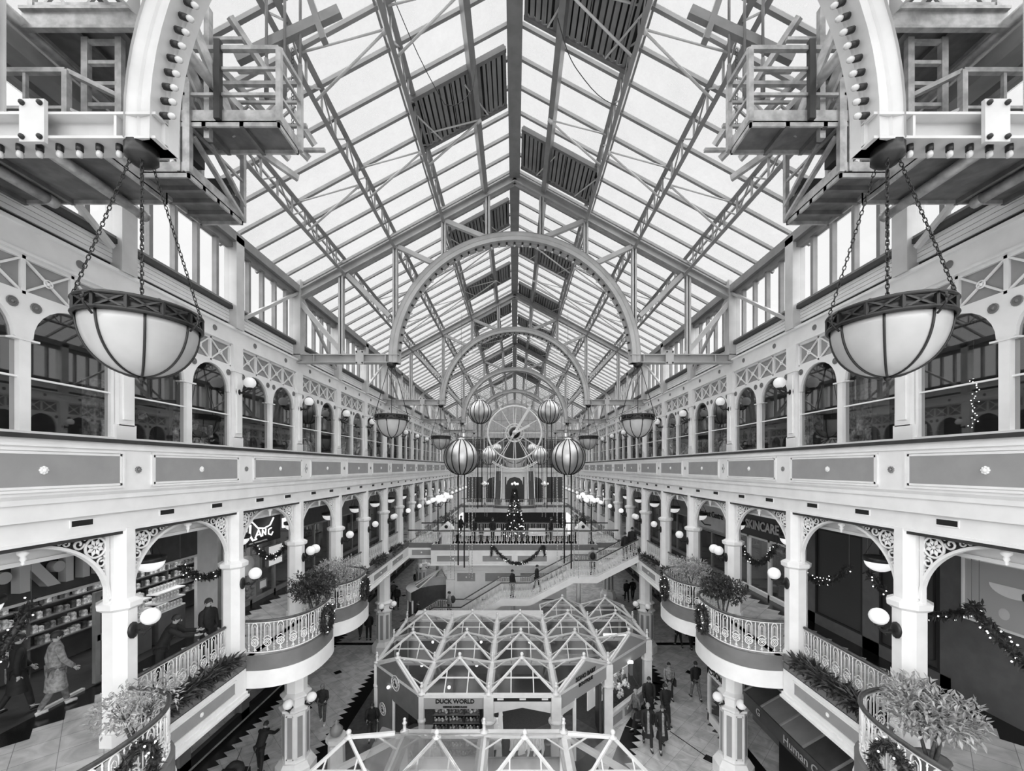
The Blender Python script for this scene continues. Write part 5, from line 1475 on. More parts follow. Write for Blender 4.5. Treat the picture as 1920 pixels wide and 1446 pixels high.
for s in (-1,1):
    g = MB(); g.box(s*13.6,s*13.8,0,YEND,F1,9.9,0); g.box(s*XS,s*13.8,0,YEND,9.55,9.62,1); g.box(s*XS,s*13.8,0,YEND,F1-.2,F1-.01,2)
    for y in ((16.7,19.2,24.2) if s < 0 else (15.0,19.6,24.2)): g.box(s*(XS+.12),s*13.7,y-.08,y+.08,F1,9.6,1)
    struct('wall_%s_shop_interiors' % SIDE[s], g, ['dark_band','mid_grey','dark'])
    for k in range(6, KMAX): shopfront(s, YK(k)+.02, YK(k+1)-.02)
# -- left: cosmetics shop with big letters
g = MB(); g.box(-XS,-XS-.15,3.0,13.2,8.0,9.6,0); g.box(-XS,-XS-.1,13.2,14.1,F1,9.6,1); g.box(-XS+.02,-XS-.1,3.0,13.2,7.94,8.0,1); g.box(-XS,-XS-.08,8.9,9.75,F1,F1+.06,1)
t = struct('wall_left_cosmetics_shop', g, ['dark','steel_paint'])
sg = thing('shop_sign','big grey raised letters and dots on the dark fascia of the nearest left shop','sign',(-XS,9,8.4))
text('K',1.5,(-XS+.12,8.60,8.74),FACE_L,'letter_grey',sg,ext=.09,bold=.05,sx=.72)
text('m',1.75,(-XS+.12,9.58,8.80),FACE_L,'letter_grey',sg,ext=.09,bold=.03,sx=.72)
text('A',1.5,(-XS+.12,10.85,8.70),FACE_L,'letter_grey',sg,ext=.09,bold=.05,sx=.9)
for (y,z) in ((8.05,8.62),(9.02,8.62)):
    g = MB(); g.lathe([(.12,-.06),(.12,.06)],16,(0,0,0)); h = MB(); h.v = [(-XS+.12+1.4*c,y+a,z+b) for a,b,c in g.v]; h.f,h.m,h.sm = g.f,g.m,[False]*len(g.f); part('dot', h, ['letter_grey'], sg)
bx = {}
for m in ('product_pale','product_mid','product_dark'):
    g = MB(); g.box(-.07,.07,-.055,.055,0,.17); g.box(-.05,.05,-.04,.04,.17,.19); bx[m] = g.mesh('boxed_product',[m])
def wall_shelves(xw, y0, y1, rows, z0, dz, label, glabel, n, face=1, grp='small boxes on the shop shelves'):
    t = thing('wall_shelves', label, 'shelves', (xw,(y0+y1)/2,F1))
    g = MB(); g.box(xw,xw-face*.05,y0,y1,F1,z0+rows*dz,0)
    for y in (y0,(y0+y1)/2,y1): g.box(xw,xw+face*.28,y-.03,y+.03,F1,z0+rows*dz,0)
    part('frame', g, ['dark_band'], t)
    for i in range(rows):
        z = z0+i*dz; g = MB(); g.box(xw,xw+face*.30,y0,y1,z-.03,z,0); part('shelf_board', g, ['mid_grey'], t)
        for j in range(n):
            if random.random() < .14: continue
            y = y0+.12+(y1-y0-.24)*j/(n-1)
            o = inst(bx[random.choice(('product_pale','product_pale','product_mid','product_dark'))],'boxed_product',None,(xw+face*.17,y+random.uniform(-.03,.03),z),(0,0,0),(1,1,random.uniform(.7,1.2)))
            tag(o, glabel, 'product', grp)
wall_shelves(-12.4,8.3,12.2,6,6.25,.34,'long dark wall shelves of boxes inside the nearest left shop','small box on the long wall shelves inside the nearest left shop',25)
wall_shelves(-12.4,12.5,16.2,6,6.2,.34,'bright wall shelves of boxes at the back of the nearest left shop','small box on the bright back shelves of the nearest left shop',22,grp='small boxes on the back shelves')
area('shop_light_left',(-11.2,10.3,9.3),2.0,60); area('shop_light_left',(-11.2,14.2,9.3),2.0,90)
# tester counters
for (i,(y,l)) in enumerate(((11.5,'nearer'),(12.72,'farther'))):
    t = thing('tester_counter','%s sloping tester counter with little bottles inside the left shop' % l,'counter',(-10.9,y,F1))
    g = MB(); g.box(-11.2,-10.6,y-.5,y+.5,F1,F1+.9,0); part('base', g, ['dark_band'], t)
    for j in range(3):
        g = MB(); g.box(-11.2+.12*j,-10.6-.0*j,y-.5,y+.5,F1+.9+.28*j,F1+.94+.28*j,0); part('tier', g, ['white_paint'], t)
        for q in range(8):
            o = inst(bx['product_pale'],'tester_bottle',None,(-10.7-.1*j,y-.42+.12*q,F1+.94+.28*j),(0,0,0),(.55,.6,.85)); tag(o,'small pale bottle on the %s tester counter of the left shop' % l,'bottle','tester bottles, %s counter' % l)
# door leaf with two dark panels
g = MB(); g.frame('x',9.95,10.75,F1+.05,7.75,.13,-XS-.04,-XS+.04,0); g.box(-XS-.04,-XS+.04,10.0,10.7,6.55,6.70,0); g.box(-XS-.01,-XS+.01,10.0,10.7,F1+.1,7.7,1)
struct('door_1', g, ['steel_grey','black'])
# -- left: neon shop
o = shopfront(-1,14.3,19.0,z0=9.2,board='dark'); 
t = thing('neon_sign','glowing white neon script with a swoosh on a dark board in the left gallery','sign',(-XS+.15,16.3,8.3))
g = MB(); g.box(-XS+.04,-XS+.10,15.0,17.7,7.75,8.85,0); part('board', g, ['black'], t)
def yz(pts): return [(-XS+.16,15.35+u*1.0,7.8+v*1.0) for u,v in pts]
for pts,r in (([(0,.55),(.1,.85),(.35,.9),(.7,.62),(1.1,.55),(1.5,.62),(1.75,.9)],.05),([(.25,.8),(.22,.4),(.4,.18),(.62,.2)],.06),([(.55,.25),(.75,.55),(.92,.25)],.05),([(.65,.35),(.88,.35)],.04),([(1.0,.25),(1.0,.5),(1.2,.28),(1.22,.52)],.045),([(1.6,.5),(1.4,.45),(1.4,.28),(1.6,.2),(1.7,.32)],.045)):
    g = MB(); g.tube(yz(pts),r*.6,6); part('neon_tube', g, ['neon'], t)
g = MB(); g.box(-XS+.10,-XS+.14,15.6,16.7,7.84,7.88,0); part('strapline', g, ['letter_white'], t)
t = single('hanging_sign', MB().box(-9.75,-9.65,17.2,17.5,8.25,8.65,0).box(-9.71,-9.69,17.34,17.36,8.65,9.96,0), ['neon'], 'small lit hanging sign beside the neon script in the left gallery','sign')
for (y0,y1,z0,z1,m,l) in ((16.9,17.9,6.7,7.5,'poster_glow','bright white poster in the neon shop window on the left'),(15.0,16.1,5.75,6.35,'steel_grey','grey low panel with six dark spots under the neon shop window'),(16.3,16.75,5.95,6.25,'white_paint','tiny white notice leaning at the foot of the neon shop window')):
    g = MB(); g.box(-XS+.0,-XS-.04+.1,y0,y1,z0,z1,0); g.frame('x',y0-.03,y1+.03,z0-.03,z1+.03,.03,-XS+.0,-XS+.09,1)
    if m == 'steel_grey':
        for i in range(6): g.ball((-XS+.07,y0+.2+.32*(i%3),z0+.17+.26*(i//3)),.09,8,1)
    single('poster', g, [m,'mid_grey'], l, 'poster')
g = MB(); g.lathe([(.38,0),(.36,.1),(.12,.16),(0,.16)],18,(0,0,0)); h = MB(); h.v=[(-XS+.25+c,15.2+a,7.15+b) for a,b,c in g.v]; h.f,h.m,h.sm=g.f,g.m,g.sm
h.tube([(-XS+.25,15.2,7.4),(-XS+.25,15.2,9.96)],.012,5)
single('round_lamp_shade', h, ['steel_paint'], 'pale round dish hung in the neon shop window on the left','decoration')
shopfront(-1,19.3,24.1,board='dark')
area('shop_light_left_far',(-11.5,17,9.3),1.5,25)
# -- right: grey panelled wall with dark glass and posters
g = MB(); g.box(XS,XS+.2,2.0,9.6,F1,9.6,0); g.box(XS,XS+.2,9.6,14.7,8.75,9.6,0); g.box(XS,XS+.2,9.6,14.7,F1,F1+.35,0)
for (a,b) in ((9.6,9.85),(11.5,12.05),(13.95,14.7)): g.box(XS,XS+.2,a,b,F1,9.6,0)
o = struct('wall_right_dark_shop', g, ['dark_band'])
for (a,b) in ((9.85,11.5),(12.05,13.95)):
    g = MB(); g.frame('x',a,b,F1+.35,8.75,.06,XS+.0,XS+.08,0); part('frame', g, ['black'], o)
    g = MB(); g.box(XS+.05,XS+.1,a,b,F1+.35,8.75,0); part('glass_pane', g, ['sign_dark'], o)
t = thing('price_poster','black poster with white numbers in the dark right shop window','poster',(XS-.02,10.4,7))
g = MB(); g.box(XS-.02,XS+.04,10.0,10.85,6.1,8.5,0); part('sheet', g, ['sign_dark'], t)
for (b,z,sz) in (('To let',8.1,.26),('at',7.65,.26),('.00',7.1,.36),('per sq. ft.',6.6,.15)): text(b,sz,(XS-.04,10.4,z),FACE_R,'letter_white',t)
g = MB(); g.frame('x',10.15,10.6,6.22,6.45,.03,XS-.045,XS-.02,0); part('number_frame', g, ['letter_white'], t); text('23',.18,(XS-.04,10.38,6.33),FACE_R,'letter_white',t)
t = thing('pale_poster','wide pale poster with a painted half globe reflection high on the right shop wall','poster',(XS-.05,8.3,8.1))
g = MB(); g.box(XS-.06,XS,6.9,9.25,7.45,8.75,0); part('sheet', g, ['letter_grey'], t)
g = MB(); g.frame('x',6.85,9.3,7.4,8.8,.05,XS-.09,XS,0); part('frame', g, ['white_paint'], t)
g = MB(); g.add([(XS-.075,8.35+.42*math.cos(a),8.35+.24*math.sin(a)) for a in [math.pi+math.pi*i/16 for i in range(17)]],[tuple(range(17))],0); part('globe_reflection', g, ['white_paint'], t)  # reflection of a globe lamp painted as a flat white half ellipse
g = MB(); g.add([(XS-.07,8.5+.1*math.cos(a),7.75+.12*math.sin(a)) for a in [2*math.pi*i/16 for i in range(16)]],[tuple(range(16))],0); part('small_disc', g, ['steel_paint'], t)
# -- right: skin care shop
shopfront(1,15.0,19.4,board='sign_dark',z0=7.85,lit=True)
t = thing('shop_sign','dark fascia with silver capital letters on the right gallery','sign',(XS-.05,17.2,8.4))
g = MB(); g.box(XS-.06,XS,15.05,19.3,7.9,8.95,0); part('board', g, ['sign_dark'], t)
text('A',.72,(XS-.09,18.35,8.40),FACE_R,'steel_paint',t,shear=.4); text('SKINCARE',.52,(XS-.09,16.85,8.34),FACE_R,'steel_paint',t,sx=.95,bold=.012)
g = MB(); g.tube([(XS-.08,18.9,8.6),(XS-.08,18.75,8.25),(XS-.08,18.5,8.3),(XS-.08,18.3,8.8)],.03,5); part('swash', g, ['letter_grey'], t)
g = MB()
for i in range(13): g.box(12.0,12.05,16.6,18.4,6.3+i*.11,6.39+i*.11,0)
single('roller_shutter', g, ['steel_grey'], 'grey slatted roller shutter inside the skin care shop','shutter')
g = MB(); g.box(12.8,12.9,15.2,16.4,6.6,7.5,0); single('lit_picture', g, ['poster_glow'], 'bright picture on the rear wall of the skin care shop','picture')
area('shop_light_right',(11.6,17,9.3),2.0,80)
def chair(x,y,z,label,rz=0):
    t = thing('chair',label,'chair',(x,y,z),rz)
    def L(nm,mb,m): part(nm,mb,[m],t,local=True)
    L('seat',MB().box(-.22,.22,-.22,.22,.43,.47),'dark'); L('backrest',MB().box(-.22,.22,.18,.22,.6,.9),'dark')
    for sx in (-1,1):
        for sy in (-1,1):
            L('leg',MB().bar((sx*.2,sy*.2,0),(sx*.19,sy*.19,.9 if sy>0 else .44),.03),'dark')
chair(10.9,16.2,F1,'black chair inside the skin care shop window',.9)
single('waste_bin', MB().lathe([(.14,0),(.17,.4),(.15,.4),(.13,.05)],14,(10.75,17.0,F1)), ['dark'],'small black waste bin inside the skin care shop','bin')
# -- right: implant clinic sign
shopfront(1,19.8,24.1,board='sign_grey',z0=7.5)
t = thing('shop_sign','pale fascia with black letters and a swoosh beyond the skin care shop','sign',(XS-.05,22,8.5))
g = MB(); g.box(XS-.06,XS,19.9,24.0,7.6,9.3,0); part('board', g, ['steel_paint'], t)
text('Women Implant Centre',.42,(XS-.09,21.9,8.36),FACE_R,'letter_black',t,bold=.008,sx=.95)
g = MB(); g.tube([(XS-.08,23.2,7.75),(XS-.08,23.0,8.05),(XS-.08,22.5,7.98),(XS-.08,21.9,7.75),(XS-.08,21.2,7.8)],.03,5); part('swoosh', g, ['letter_black'], t)
# ---------------------------------------------------------------- ground floor: awning and shop under the right gallery
t = thing('awning','long dark awning with pale ribs under the right gallery','awning',(8.2,10.5,3.6))
ys = [13.6-.92*i for i in range(9)]
for i,(a,b) in enumerate(zip(ys[:-1],ys[1:])):
    g = MB(); g.add([(7.62,a,3.38),(7.62,b,3.38),(9.6,b,4.55),(9.6,a,4.55)],[(0,1,2,3)]); part('awning_panel', g, ['mid_grey' if i in (1,2) else 'dark'], t)
for y in ys:
    g = MB(); g.bar((7.6,y,3.40),(9.6,y,4.58),.05,.04); part('rib', g, ['steel_grey'], t)
g = MB(); g.box(7.58,7.64,ys[-1],ys[0],2.95,3.38,0); part('valance', g, ['dark'], t)
text('Human Collection',.34,(7.55,10.3,3.16),FACE_R,'grey_panel',t,ext=.005)
text('G',.30,(7.55,12.75,3.18),FACE_R,'grey_panel',t,ext=.005)
g = MB(); g.box(9.4,9.6,3,14.6,0,4.6,0); struct('wall_right_awning_shop', g, ['black'])
t = thing('corner_shop','small white framed shop with a dark domed top beside the nearest right ground column','shop',(8.3,16,0))
g = MB(); g.box(8.25,8.35,14.9,17.6,2.0,2.55,0); g.box(8.25,11.0,17.5,17.6,2.0,2.55,0); part('fascia', g, ['white_paint'], t)
text('SONO',.34,(8.22,16.5,2.27),FACE_R,'letter_black',t,ext=.004,bold=.01)
g = MB(); R_=.19
g.tube([(8.235,17.25+R_*math.cos(a),2.28+R_*math.sin(a)) for a in [i*math.pi/10 for i in range(20)]],.02,5,0,closed=True); g.box(8.22,8.245,17.12,17.38,2.25,2.31,0); part('round_emblem', g, ['letter_black'], t)
for y in (14.95,16.3,17.52):
    g = MB(); g.box(8.25,8.37,y-.06,y+.06,0,2.0,0); part('frame_post', g, ['white_paint'], t)
g = MB(); g.box(8.25,8.35,14.9,17.6,0,.35,0); part('stall_riser', g, ['white_paint'], t)
g = MB(); g.quad((8.3,14.9,.3),(8.3,17.6,.3),(8.3,17.6,2.0),(8.3,14.9,2.0)); part('glass_pane', g, ['shop_glass'], t)
g = MB(); pr = [(8.25+1.4*(1-math.cos(a)),2.55+.85*math.sin(a)) for a in [i*math.pi/16 for i in range(9)]]
g.prism(pr+[(11,3.4),(11,2.55)],'y',14.9,17.6,0); part('domed_top', g, ['dark_band'], t)
g = MB(); g.box(10.2,10.3,14.9,17.6,0,2.5,0); part('back_panel', g, ['mid_grey'], t)
# left ground floor: lit window goods and a dark garland
swag(hang((-11.2,14,3.1),(-11.2,20,3.0),.5),.12,'dark garland over the ground floor shop windows on the left',dens=100,lights=14,top=4.6)
area('ground_left_light',(-12.6,17,3.0),1.5,20)
for i in range(26):
    o = inst(random.choice((ted,ted3,ted2)),'window_toy',None,(-12.3-random.uniform(0,.6),13.5+i*.28,.4+.4*random.choice((0,1,2,3))),(0,0,H90),(1.3,)*3); tag(o,'small toy in the left ground floor shop window','toy','toys in the left ground floor window')
# goods and hangings behind the upper windows
for s in (-1,1):
    for k in range(1,9):
        for q in (.3,.72):
            y = YK(k)+B*q; hgt = random.uniform(.7,1.9); m = random.choice(('mid_grey','steel_grey','dark_band','product_mid','product_pale'))
            g = MB(); w = random.uniform(.25,.6); x = s*random.uniform(8.3,9.6)
            g.box(x-.15,x+.15,y-w,y+w,F2,F2+.75+hgt,0); g.box(x-s*.17-.01,x-s*.17+.01,y-w*.8,y+w*.8,F2+1.0,F2+.65+hgt,1)
            for j in range(4): g.box(x-s*.2-.03,x-s*.2+.03,y-w*.8+j*w*.42,y-w*.8+j*w*.42+.12,F2+1.1+.3*(j%2),F2+1.35+.3*(j%2)+.2*random.random(),2)
            single('display_stand', g, [m,'product_mid','product_pale'], 'shop display stand behind the %s upper windows, %s bay, %s half' % (SIDE[s],ORDW[k],'nearer' if q<.5 else 'farther'),'display','display stands behind the upper windows')
# strings of lights in the right upper windows
for i,(y,z0,z1) in enumerate(((6.75,11.4,13.1),(7.25,11.5,12.4))):
    t = thing('string_light','sparkling string of lights hanging behind the nearest right upper window, %s' % ('longer' if i==0 else 'shorter'),'string light',(8.1,y,z0))
    g = MB(); g.tube([(8.1,y,z0),(8.1,y,14.51)],.006,4); part('wire', g, ['dark'], t)
    for j in range(26): inst(FAIRY,'fairy_light',t,(random.uniform(-.05,.05),random.uniform(-.06,.06),(z1-z0)*j/26),(0,0,0),(.6,)*3)
# ---------------------------------------------------------------- people
def skin_mesh(nodes, edges, name, levels=2, root=0):
    me = bpy.data.meshes.new(name); me.from_pydata([n[0] for n in nodes], edges, []); me.update()
    o = bpy.data.objects.new(name, me); COL.objects.link(o)
    sm = o.modifiers.new('skin','SKIN'); sm.use_smooth_shade = True; sm.branch_smoothing = .6
    lay = me.skin_vertices[0].data
    for i,n in enumerate(nodes):
        r = n[1]; lay[i].radius = r if isinstance(r,tuple) else (r,r); lay[i].use_root = (i == root)
    o.modifiers.new('sub','SUBSURF').levels = levels; o.modifiers['sub'].render_levels = levels
    bpy.context.view_layer.update()
    dg = bpy.context.evaluated_depsgraph_get()
    out = bpy.data.meshes.new_from_object(o.evaluated_get(dg))
    out.name = name
    bpy.data.objects.remove(o); bpy.data.meshes.remove(me)
    return out
def add_tubes(me, tubes):
    """append finger tubes, nose to a body mesh"""
    import bmesh
    bm = bmesh.new(); bm.from_mesh(me)
    for mb in tubes:
        vs = [bm.verts.new(v) for v in mb.v]
        for f in mb.f:
            try: bm.faces.new([vs[i] for i in f]).smooth = True
            except Exception: pass
    bm.to_mesh(me); bm.free()
def pose(thL=0, knL=5, thR=0, knR=5, armL=0, elL=15, armR=0, elR=15, lean=0, outL=8, outR=8, sit=False, nod=6):
    """joint positions facing -y; angles in degrees, positive = forward"""
    R = math.radians; J = {}
    J['pelvis'] = Vector((0,0,.93))
    ln = R(lean); up = Vector((0,-math.sin(ln),math.cos(ln)))
    for n,d in (('waist',.16),('chest',.40),('neck0',.53),('neck1',.59)): J[n] = J['pelvis']+up*d
    hd = Vector((0,-math.sin(ln*.4+R(nod)),math.cos(ln*.4+R(nod))))
    J['head'] = J['neck1']+hd*.09+Vector((0,-.015,0)); J['crown'] = J['neck1']+hd*.19
    for s,n,th,kn,ar,el,ou in ((-1,'R',thR,knR,armR,elR,outR),(1,'L',thL,knL,armL,elL,outL)):
        hip = J['pelvis']+Vector((s*.095,0,-.03)); J['hip'+n] = hip
        a = R(th); k = hip+Vector((s*.01,-math.sin(a)*.42,-math.cos(a)*.42)); J['knee'+n] = k
        b = R(th-kn); an = k+Vector((0,-math.sin(b)*.41,-math.cos(b)*.41)); J['ank'+n] = an
        J['toe'+n] = an+Vector((s*.02,-.15*math.cos(b*.5),-.045+.06*math.sin(-b) if b<0 else -.045))
        J['heel'+n] = an+Vector((0,.04,-.04))
        sh = J['chest']+up*.07+Vector((s*.185,0,0)); J['sh'+n] = sh
        a = R(ar)+ln*.3; o_ = R(ou); e = sh+Vector((s*math.sin(o_)*.29,-math.sin(a)*.29,-math.cos(a)*math.cos(o_)*.29)); J['el'+n] = e
        b = R(ar+el); w = e+Vector((-s*.03,-math.sin(b)*.25,-math.cos(b)*.25)); J['wr'+n] = w
        dr = (w-e).normalized(); J['hand'+n] = w+dr*.09; J['dir'+n] = dr
    return J
def person_meshes(J, coat='short', tag_=''):
    V = lambda n: tuple(J[n])
    N = [(V('pelvis'),(.135,.10)),(V('waist'),(.115,.085)),(V('chest'),(.125,.085)),(V('neck0'),(.052,.05)),(V('neck1'),(.047,.05)),(V('head'),(.074,.092)),(V('crown'),(.052,.062))]
    E = [(0,1),(1,2),(2,3),(3,4),(4,5),(5,6)]; ix = {}
    for n in 'LR':
        b = len(N); N += [(V('hip'+n),.085),(V('knee'+n),.056),(V('ank'+n),.038),(V('toe'+n),.03)]; E += [(0,b),(b,b+1),(b+1,b+2),(b+2,b+3)]
        b = len(N); N += [(V('sh'+n),.045),(V('el'+n),.042),(V('wr'+n),.028),(V('hand'+n),(.034,.02))]; E += [(2,b),(b,b+1),(b+1,b+2),(b+2,b+3)]
    body = skin_mesh(N,E,'body',2)
    tubes = []
    for n,s in (('L',1),('R',-1)):
        d = J['dir'+n]; h = J['hand'+n]; side = Vector((0,1,0))-d*d.y; side.normalize(); nor = d.cross(side)
        for i,(o_,L) in enumerate(((-.026,.062),(-.009,.074),(.009,.07),(.025,.055))):
            g = MB(); p = h+side*o_; c = nor*(.012*-s); g.tube([p-d*.01,p+d*L*.5+c*.4,p+d*L*.85+c*1.4,p+d*L+c*2.2],[.009,.0085,.008,.005],5); tubes.append(g)
        g = MB(); p = h-d*.05-side*.03; g.tube([p,p-side*.025+d*.03,p-side*.03+d*.06],[.011,.010,.007],5); tubes.append(g)
    f = (J['head']-J['neck1']).normalized(); fw = Vector((0,-1,0)); fw = (fw-f*fw.dot(f)).normalized(); hc = J['head']
    g = MB(); g.tube([hc+fw*.088+f*.025,hc+fw*.112-f*.012,hc+fw*.092-f*.02],[.008,.014,.008],5); tubes.append(g)
    for s in (-1,1):
        g = MB(); g.ball(tuple(hc+Vector((s*.076,.01,0))),.015,6,0,.026); tubes.append(g)
    add_tubes(body,tubes)
    # face marks
    g = MB()
    for s in (-1,1): g.ball(tuple(hc+fw*.082+f*.03+Vector((s*.032,0,0))),.012,6)
    eyes = g.mesh('eyes',['black'])
    g = MB(); g.ball(tuple(hc+fw*.083-f*.045),.016,6,0,.006); mouth = g.mesh('mouth',['cloth_mid'])
    # hair cap
    g = MB(); c = hc+f*.018-fw*.012
    vs=[];n=14;K=8
    for i in range(K+1):
        for j in range(n):
            a = 2*math.pi*j/n; t_ = math.pi*.5*(i/K)*(1.30-.62*max(0,math.sin(a)))
            d = Vector((math.cos(a)*math.sin(t_)*.086,0,0))+fw*(math.sin(a)*math.sin(t_)*.106)+f*(math.cos(t_)*.112)
            vs.append(c+d)
    fs=[(i*n+j,i*n+(j+1)%n,(i+1)*n+(j+1)%n,(i+1)*n+j) for i in range(K) for j in range(n)]
    g.add(vs,fs,0,True); hair = g.mesh('hair',['hair'])
    g2 = MB(); g2.add(vs,fs,0,True)
    a = [hc-fw*.085+f*.02,hc-fw*.11-f*.10,hc-fw*.10-f*.24]; g2.tube(a,[.085,.085,.05],8); hairlong = g2.mesh('long_hair',['hair'])
    # trousers
    T = [(V('pelvis'),(.145,.112))]; TE=[]
    for n in 'LR':
        b=len(T); q = J['knee'+n].lerp(J['ank'+n],.93); T += [(V('hip'+n),.10),(V('knee'+n),.07),(tuple(q),.055)]; TE += [(0,b),(b,b+1),(b+1,b+2)]
    trousers = skin_mesh(T,TE,'trousers',2)
    # coat: lofted torso with sleeves and a collar
    up = (J['chest']-J['pelvis']).normalized(); fwd = Vector((0,-up.z,up.y)); dn = Vector((0,0,-1))
    hem = .10 if coat == 'short' else .46
    rings = [(J['neck0']+up*.055,.064,.066),(J['neck0']+up*.01,.085,.08),(J['chest']+up*.095,.155,.10),(J['chest']+up*.03,.185,.122),(J['chest']-up*.12,.172,.125),(J['waist'],.160,.118),(J['pelvis']+up*.02,.172,.128)]
    for q in ((.5,1.0) if coat == 'short' else (.25,.6,1.0)): rings.append((J['pelvis']+dn*hem*q,.176+.05*q*(hem/.46),.134+.05*q*(hem/.46)))
    g = MB(); n = 18; vs = []
    for i,(c,rx_,ry_) in enumerate(rings):
        for j in range(n):
            an = 2*math.pi*j/n; w = 1+.03*math.sin(an*3+i*1.7)*(i > 3)
            vs.append(c+Vector((1,0,0))*(rx_*w*math.cos(an))+(fwd if i < 7 else Vector((0,-1,0)))*(ry_*w*math.sin(an)))
    g.add(vs,[(i*n+j,i*n+(j+1)%n,(i+1)*n+(j+1)%n,(i+1)*n+j) for i in range(len(rings)-1) for j in range(n)],0,True)
    for m_ in 'LR':
        sh,el,wr = J['sh'+m_],J['el'+m_],J['wr'+m_]; cc = J['chest']+up*.07; d_ = (el-sh)
        g.tube([sh.lerp(cc,.6)-up*.01,sh.lerp(cc,.28)-up*.004,sh.lerp(cc,.06)+d_*.05-up*.012,sh+d_*.17,sh+d_*.4,el,el.lerp(wr,.5),el.lerp(wr,.97)],[.055,.062,.068,.069,.066,.057,.053,.049],12)
    jacket = g.mesh('jacket',['cloth_black'])
    g = MB(); A_ = []; B_ = []
    for i in range(1,len(rings)-1):
        c,rx_,ry_ = rings[i]
        for L_,an in ((A_,-H90-.22),(B_,-H90+.22)):
            L_.append(c+Vector((1,0,0))*(rx_*1.05*math.cos(an))-(fwd if i < 7 else Vector((0,-1,0)))*(ry_*1.06*math.sin(an)))
    g.strip(A_,B_); shirt = g.mesh('shirt_front',['cloth_grey'])
    g = MB()
    shoes = []
    for n in 'LR':
        g = MB(); g.tube([J['heel'+n],J['ank'+n]+Vector((0,-.02,-.025)),J['toe'+n]],[.042,.048,.034],8); shoes.append(g.mesh('shoe',['black']))
    return dict(body=body,eyes=eyes,mouth=mouth,hair=hair,hairlong=hairlong,trousers=trousers,jacket=jacket,shirt=shirt,shoes=shoes)
def set_m(o, m):
    if not len(o.data.materials): o.data.materials.append(MATS['skin'])
    o.material_slots[0].link = 'OBJECT'; o.material_slots[0].material = MATS[m]
POSES = {
 'walk': dict(thL=17,knL=6,thR=-11,knR=18,armL=-14,elL=18,armR=15,elR=22),
 'walk2': dict(thL=-11,knL=18,thR=16,knR=6,armL=14,elL=22,armR=-12,elR=18),
 'stand': dict(thL=3,knL=4,thR=-2,knR=3,armL=4,elL=18,armR=2,elR=22),
 'hold': dict(thL=12,knL=6,thR=-8,knR=14,armL=12,elL=80,armR=14,elR=75),
 'lean': dict(thL=10,knL=8,thR=-4,knR=5,armL=40,elL=45,armR=45,elR=35,lean=26),
 'sit': dict(thL=84,knL=86,thR=80,knR=84,armL=28,elL=70,armR=24,elR=85,lean=10,nod=18),
}
PM = {}
for pn,kw in POSES.items():
    J = pose(**kw)
    for c in (('short','long') if pn in ('walk','walk2','stand') else ('short',)):
        PM[(pn,c)] = person_meshes(J,c)
        z = min(v.co.z for sh in PM[(pn,c)]['shoes'] for v in sh.vertices); PM[(pn,c)]['z'] = z
def person(label, x, y, z, rz, pn='walk', coat='short', h=1.72, jm='cloth_black', tm='cloth_black', hm='hair', long=False, shoe='black', group=None, hat=None, bag=None, pack=None, front=False):
    M = PM[(pn,coat)]; k = h/1.72
    if z > 0: z += .012
    t = thing('person', label, 'person', (x,y,z), rz, group); t.scale = (k,k,k)
    dz = (0,0,-M['z'])
    set_m(inst(M['body'],'body',t,dz),'skin'); inst(M['eyes'],'eyes',t,dz); inst(M['mouth'],'mouth',t,dz)
    set_m(inst(M['hairlong'] if long else M['hair'],'hair',t,dz), hat or hm)
    set_m(inst(M['trousers'],'trousers',t,dz),tm); set_m(inst(M['jacket'],'jacket',t,dz),jm)
    if front: inst(M['shirt'],'shirt_front',t,dz)
    for s_ in M['shoes']: set_m(inst(s_,'shoe',t,dz),shoe)
    if pack:
        g = MB(); g.ball((0,.20,1.22-M['z']),.17,12,0,.24); set_m(part('backpack',g,[pack],t,local=True),pack)
    if bag:
        g = MB(); g.box(.22,.32,-.14,.14,.62,.92); g.tube([(.27,-.1,.92),(.25,-.05,1.25),(.25,.05,1.25),(.27,.1,.92)],.012,5); part('bag',g,[bag],t,local=True)
    return t
R_ = math.radians
# left aisle and left ground floor
person('woman walking alone in the left ground aisle, dark top and grey jeans',-8.1,17.3,0,R_(12),'hold',h=1.66,jm='cloth_dark',tm='denim',hm='hair_pale',long=True,shoe='white_paint')
pl = person('person in a black coat pushing a dark pushchair in the nearest left ground aisle',-9.0,14.5,0,R_(170),'lean','short',h=1.7)
person('person in black walking away with bare calves under the left curved balcony',-9.75,25.9,0,R_(175),'walk',h=1.72,tm='cloth_dark')
person('person in a black jacket standing by the left ground column garland',-9.1,25.6,0,R_(200),'stand',h=1.74)
person('person in dark clothes walking far down the left ground aisle, nearest of three',-9.0,31.4,0,R_(10),'walk',jm='cloth_dark')
person('person with a pale bag far down the left ground aisle, middle of three',-9.6,32.6,0,R_(-10),'walk2',jm='cloth_mid',bag='cloth_pale')
person('person in black farthest down the left ground aisle',-8.6,36.0,0,R_(180),'walk')
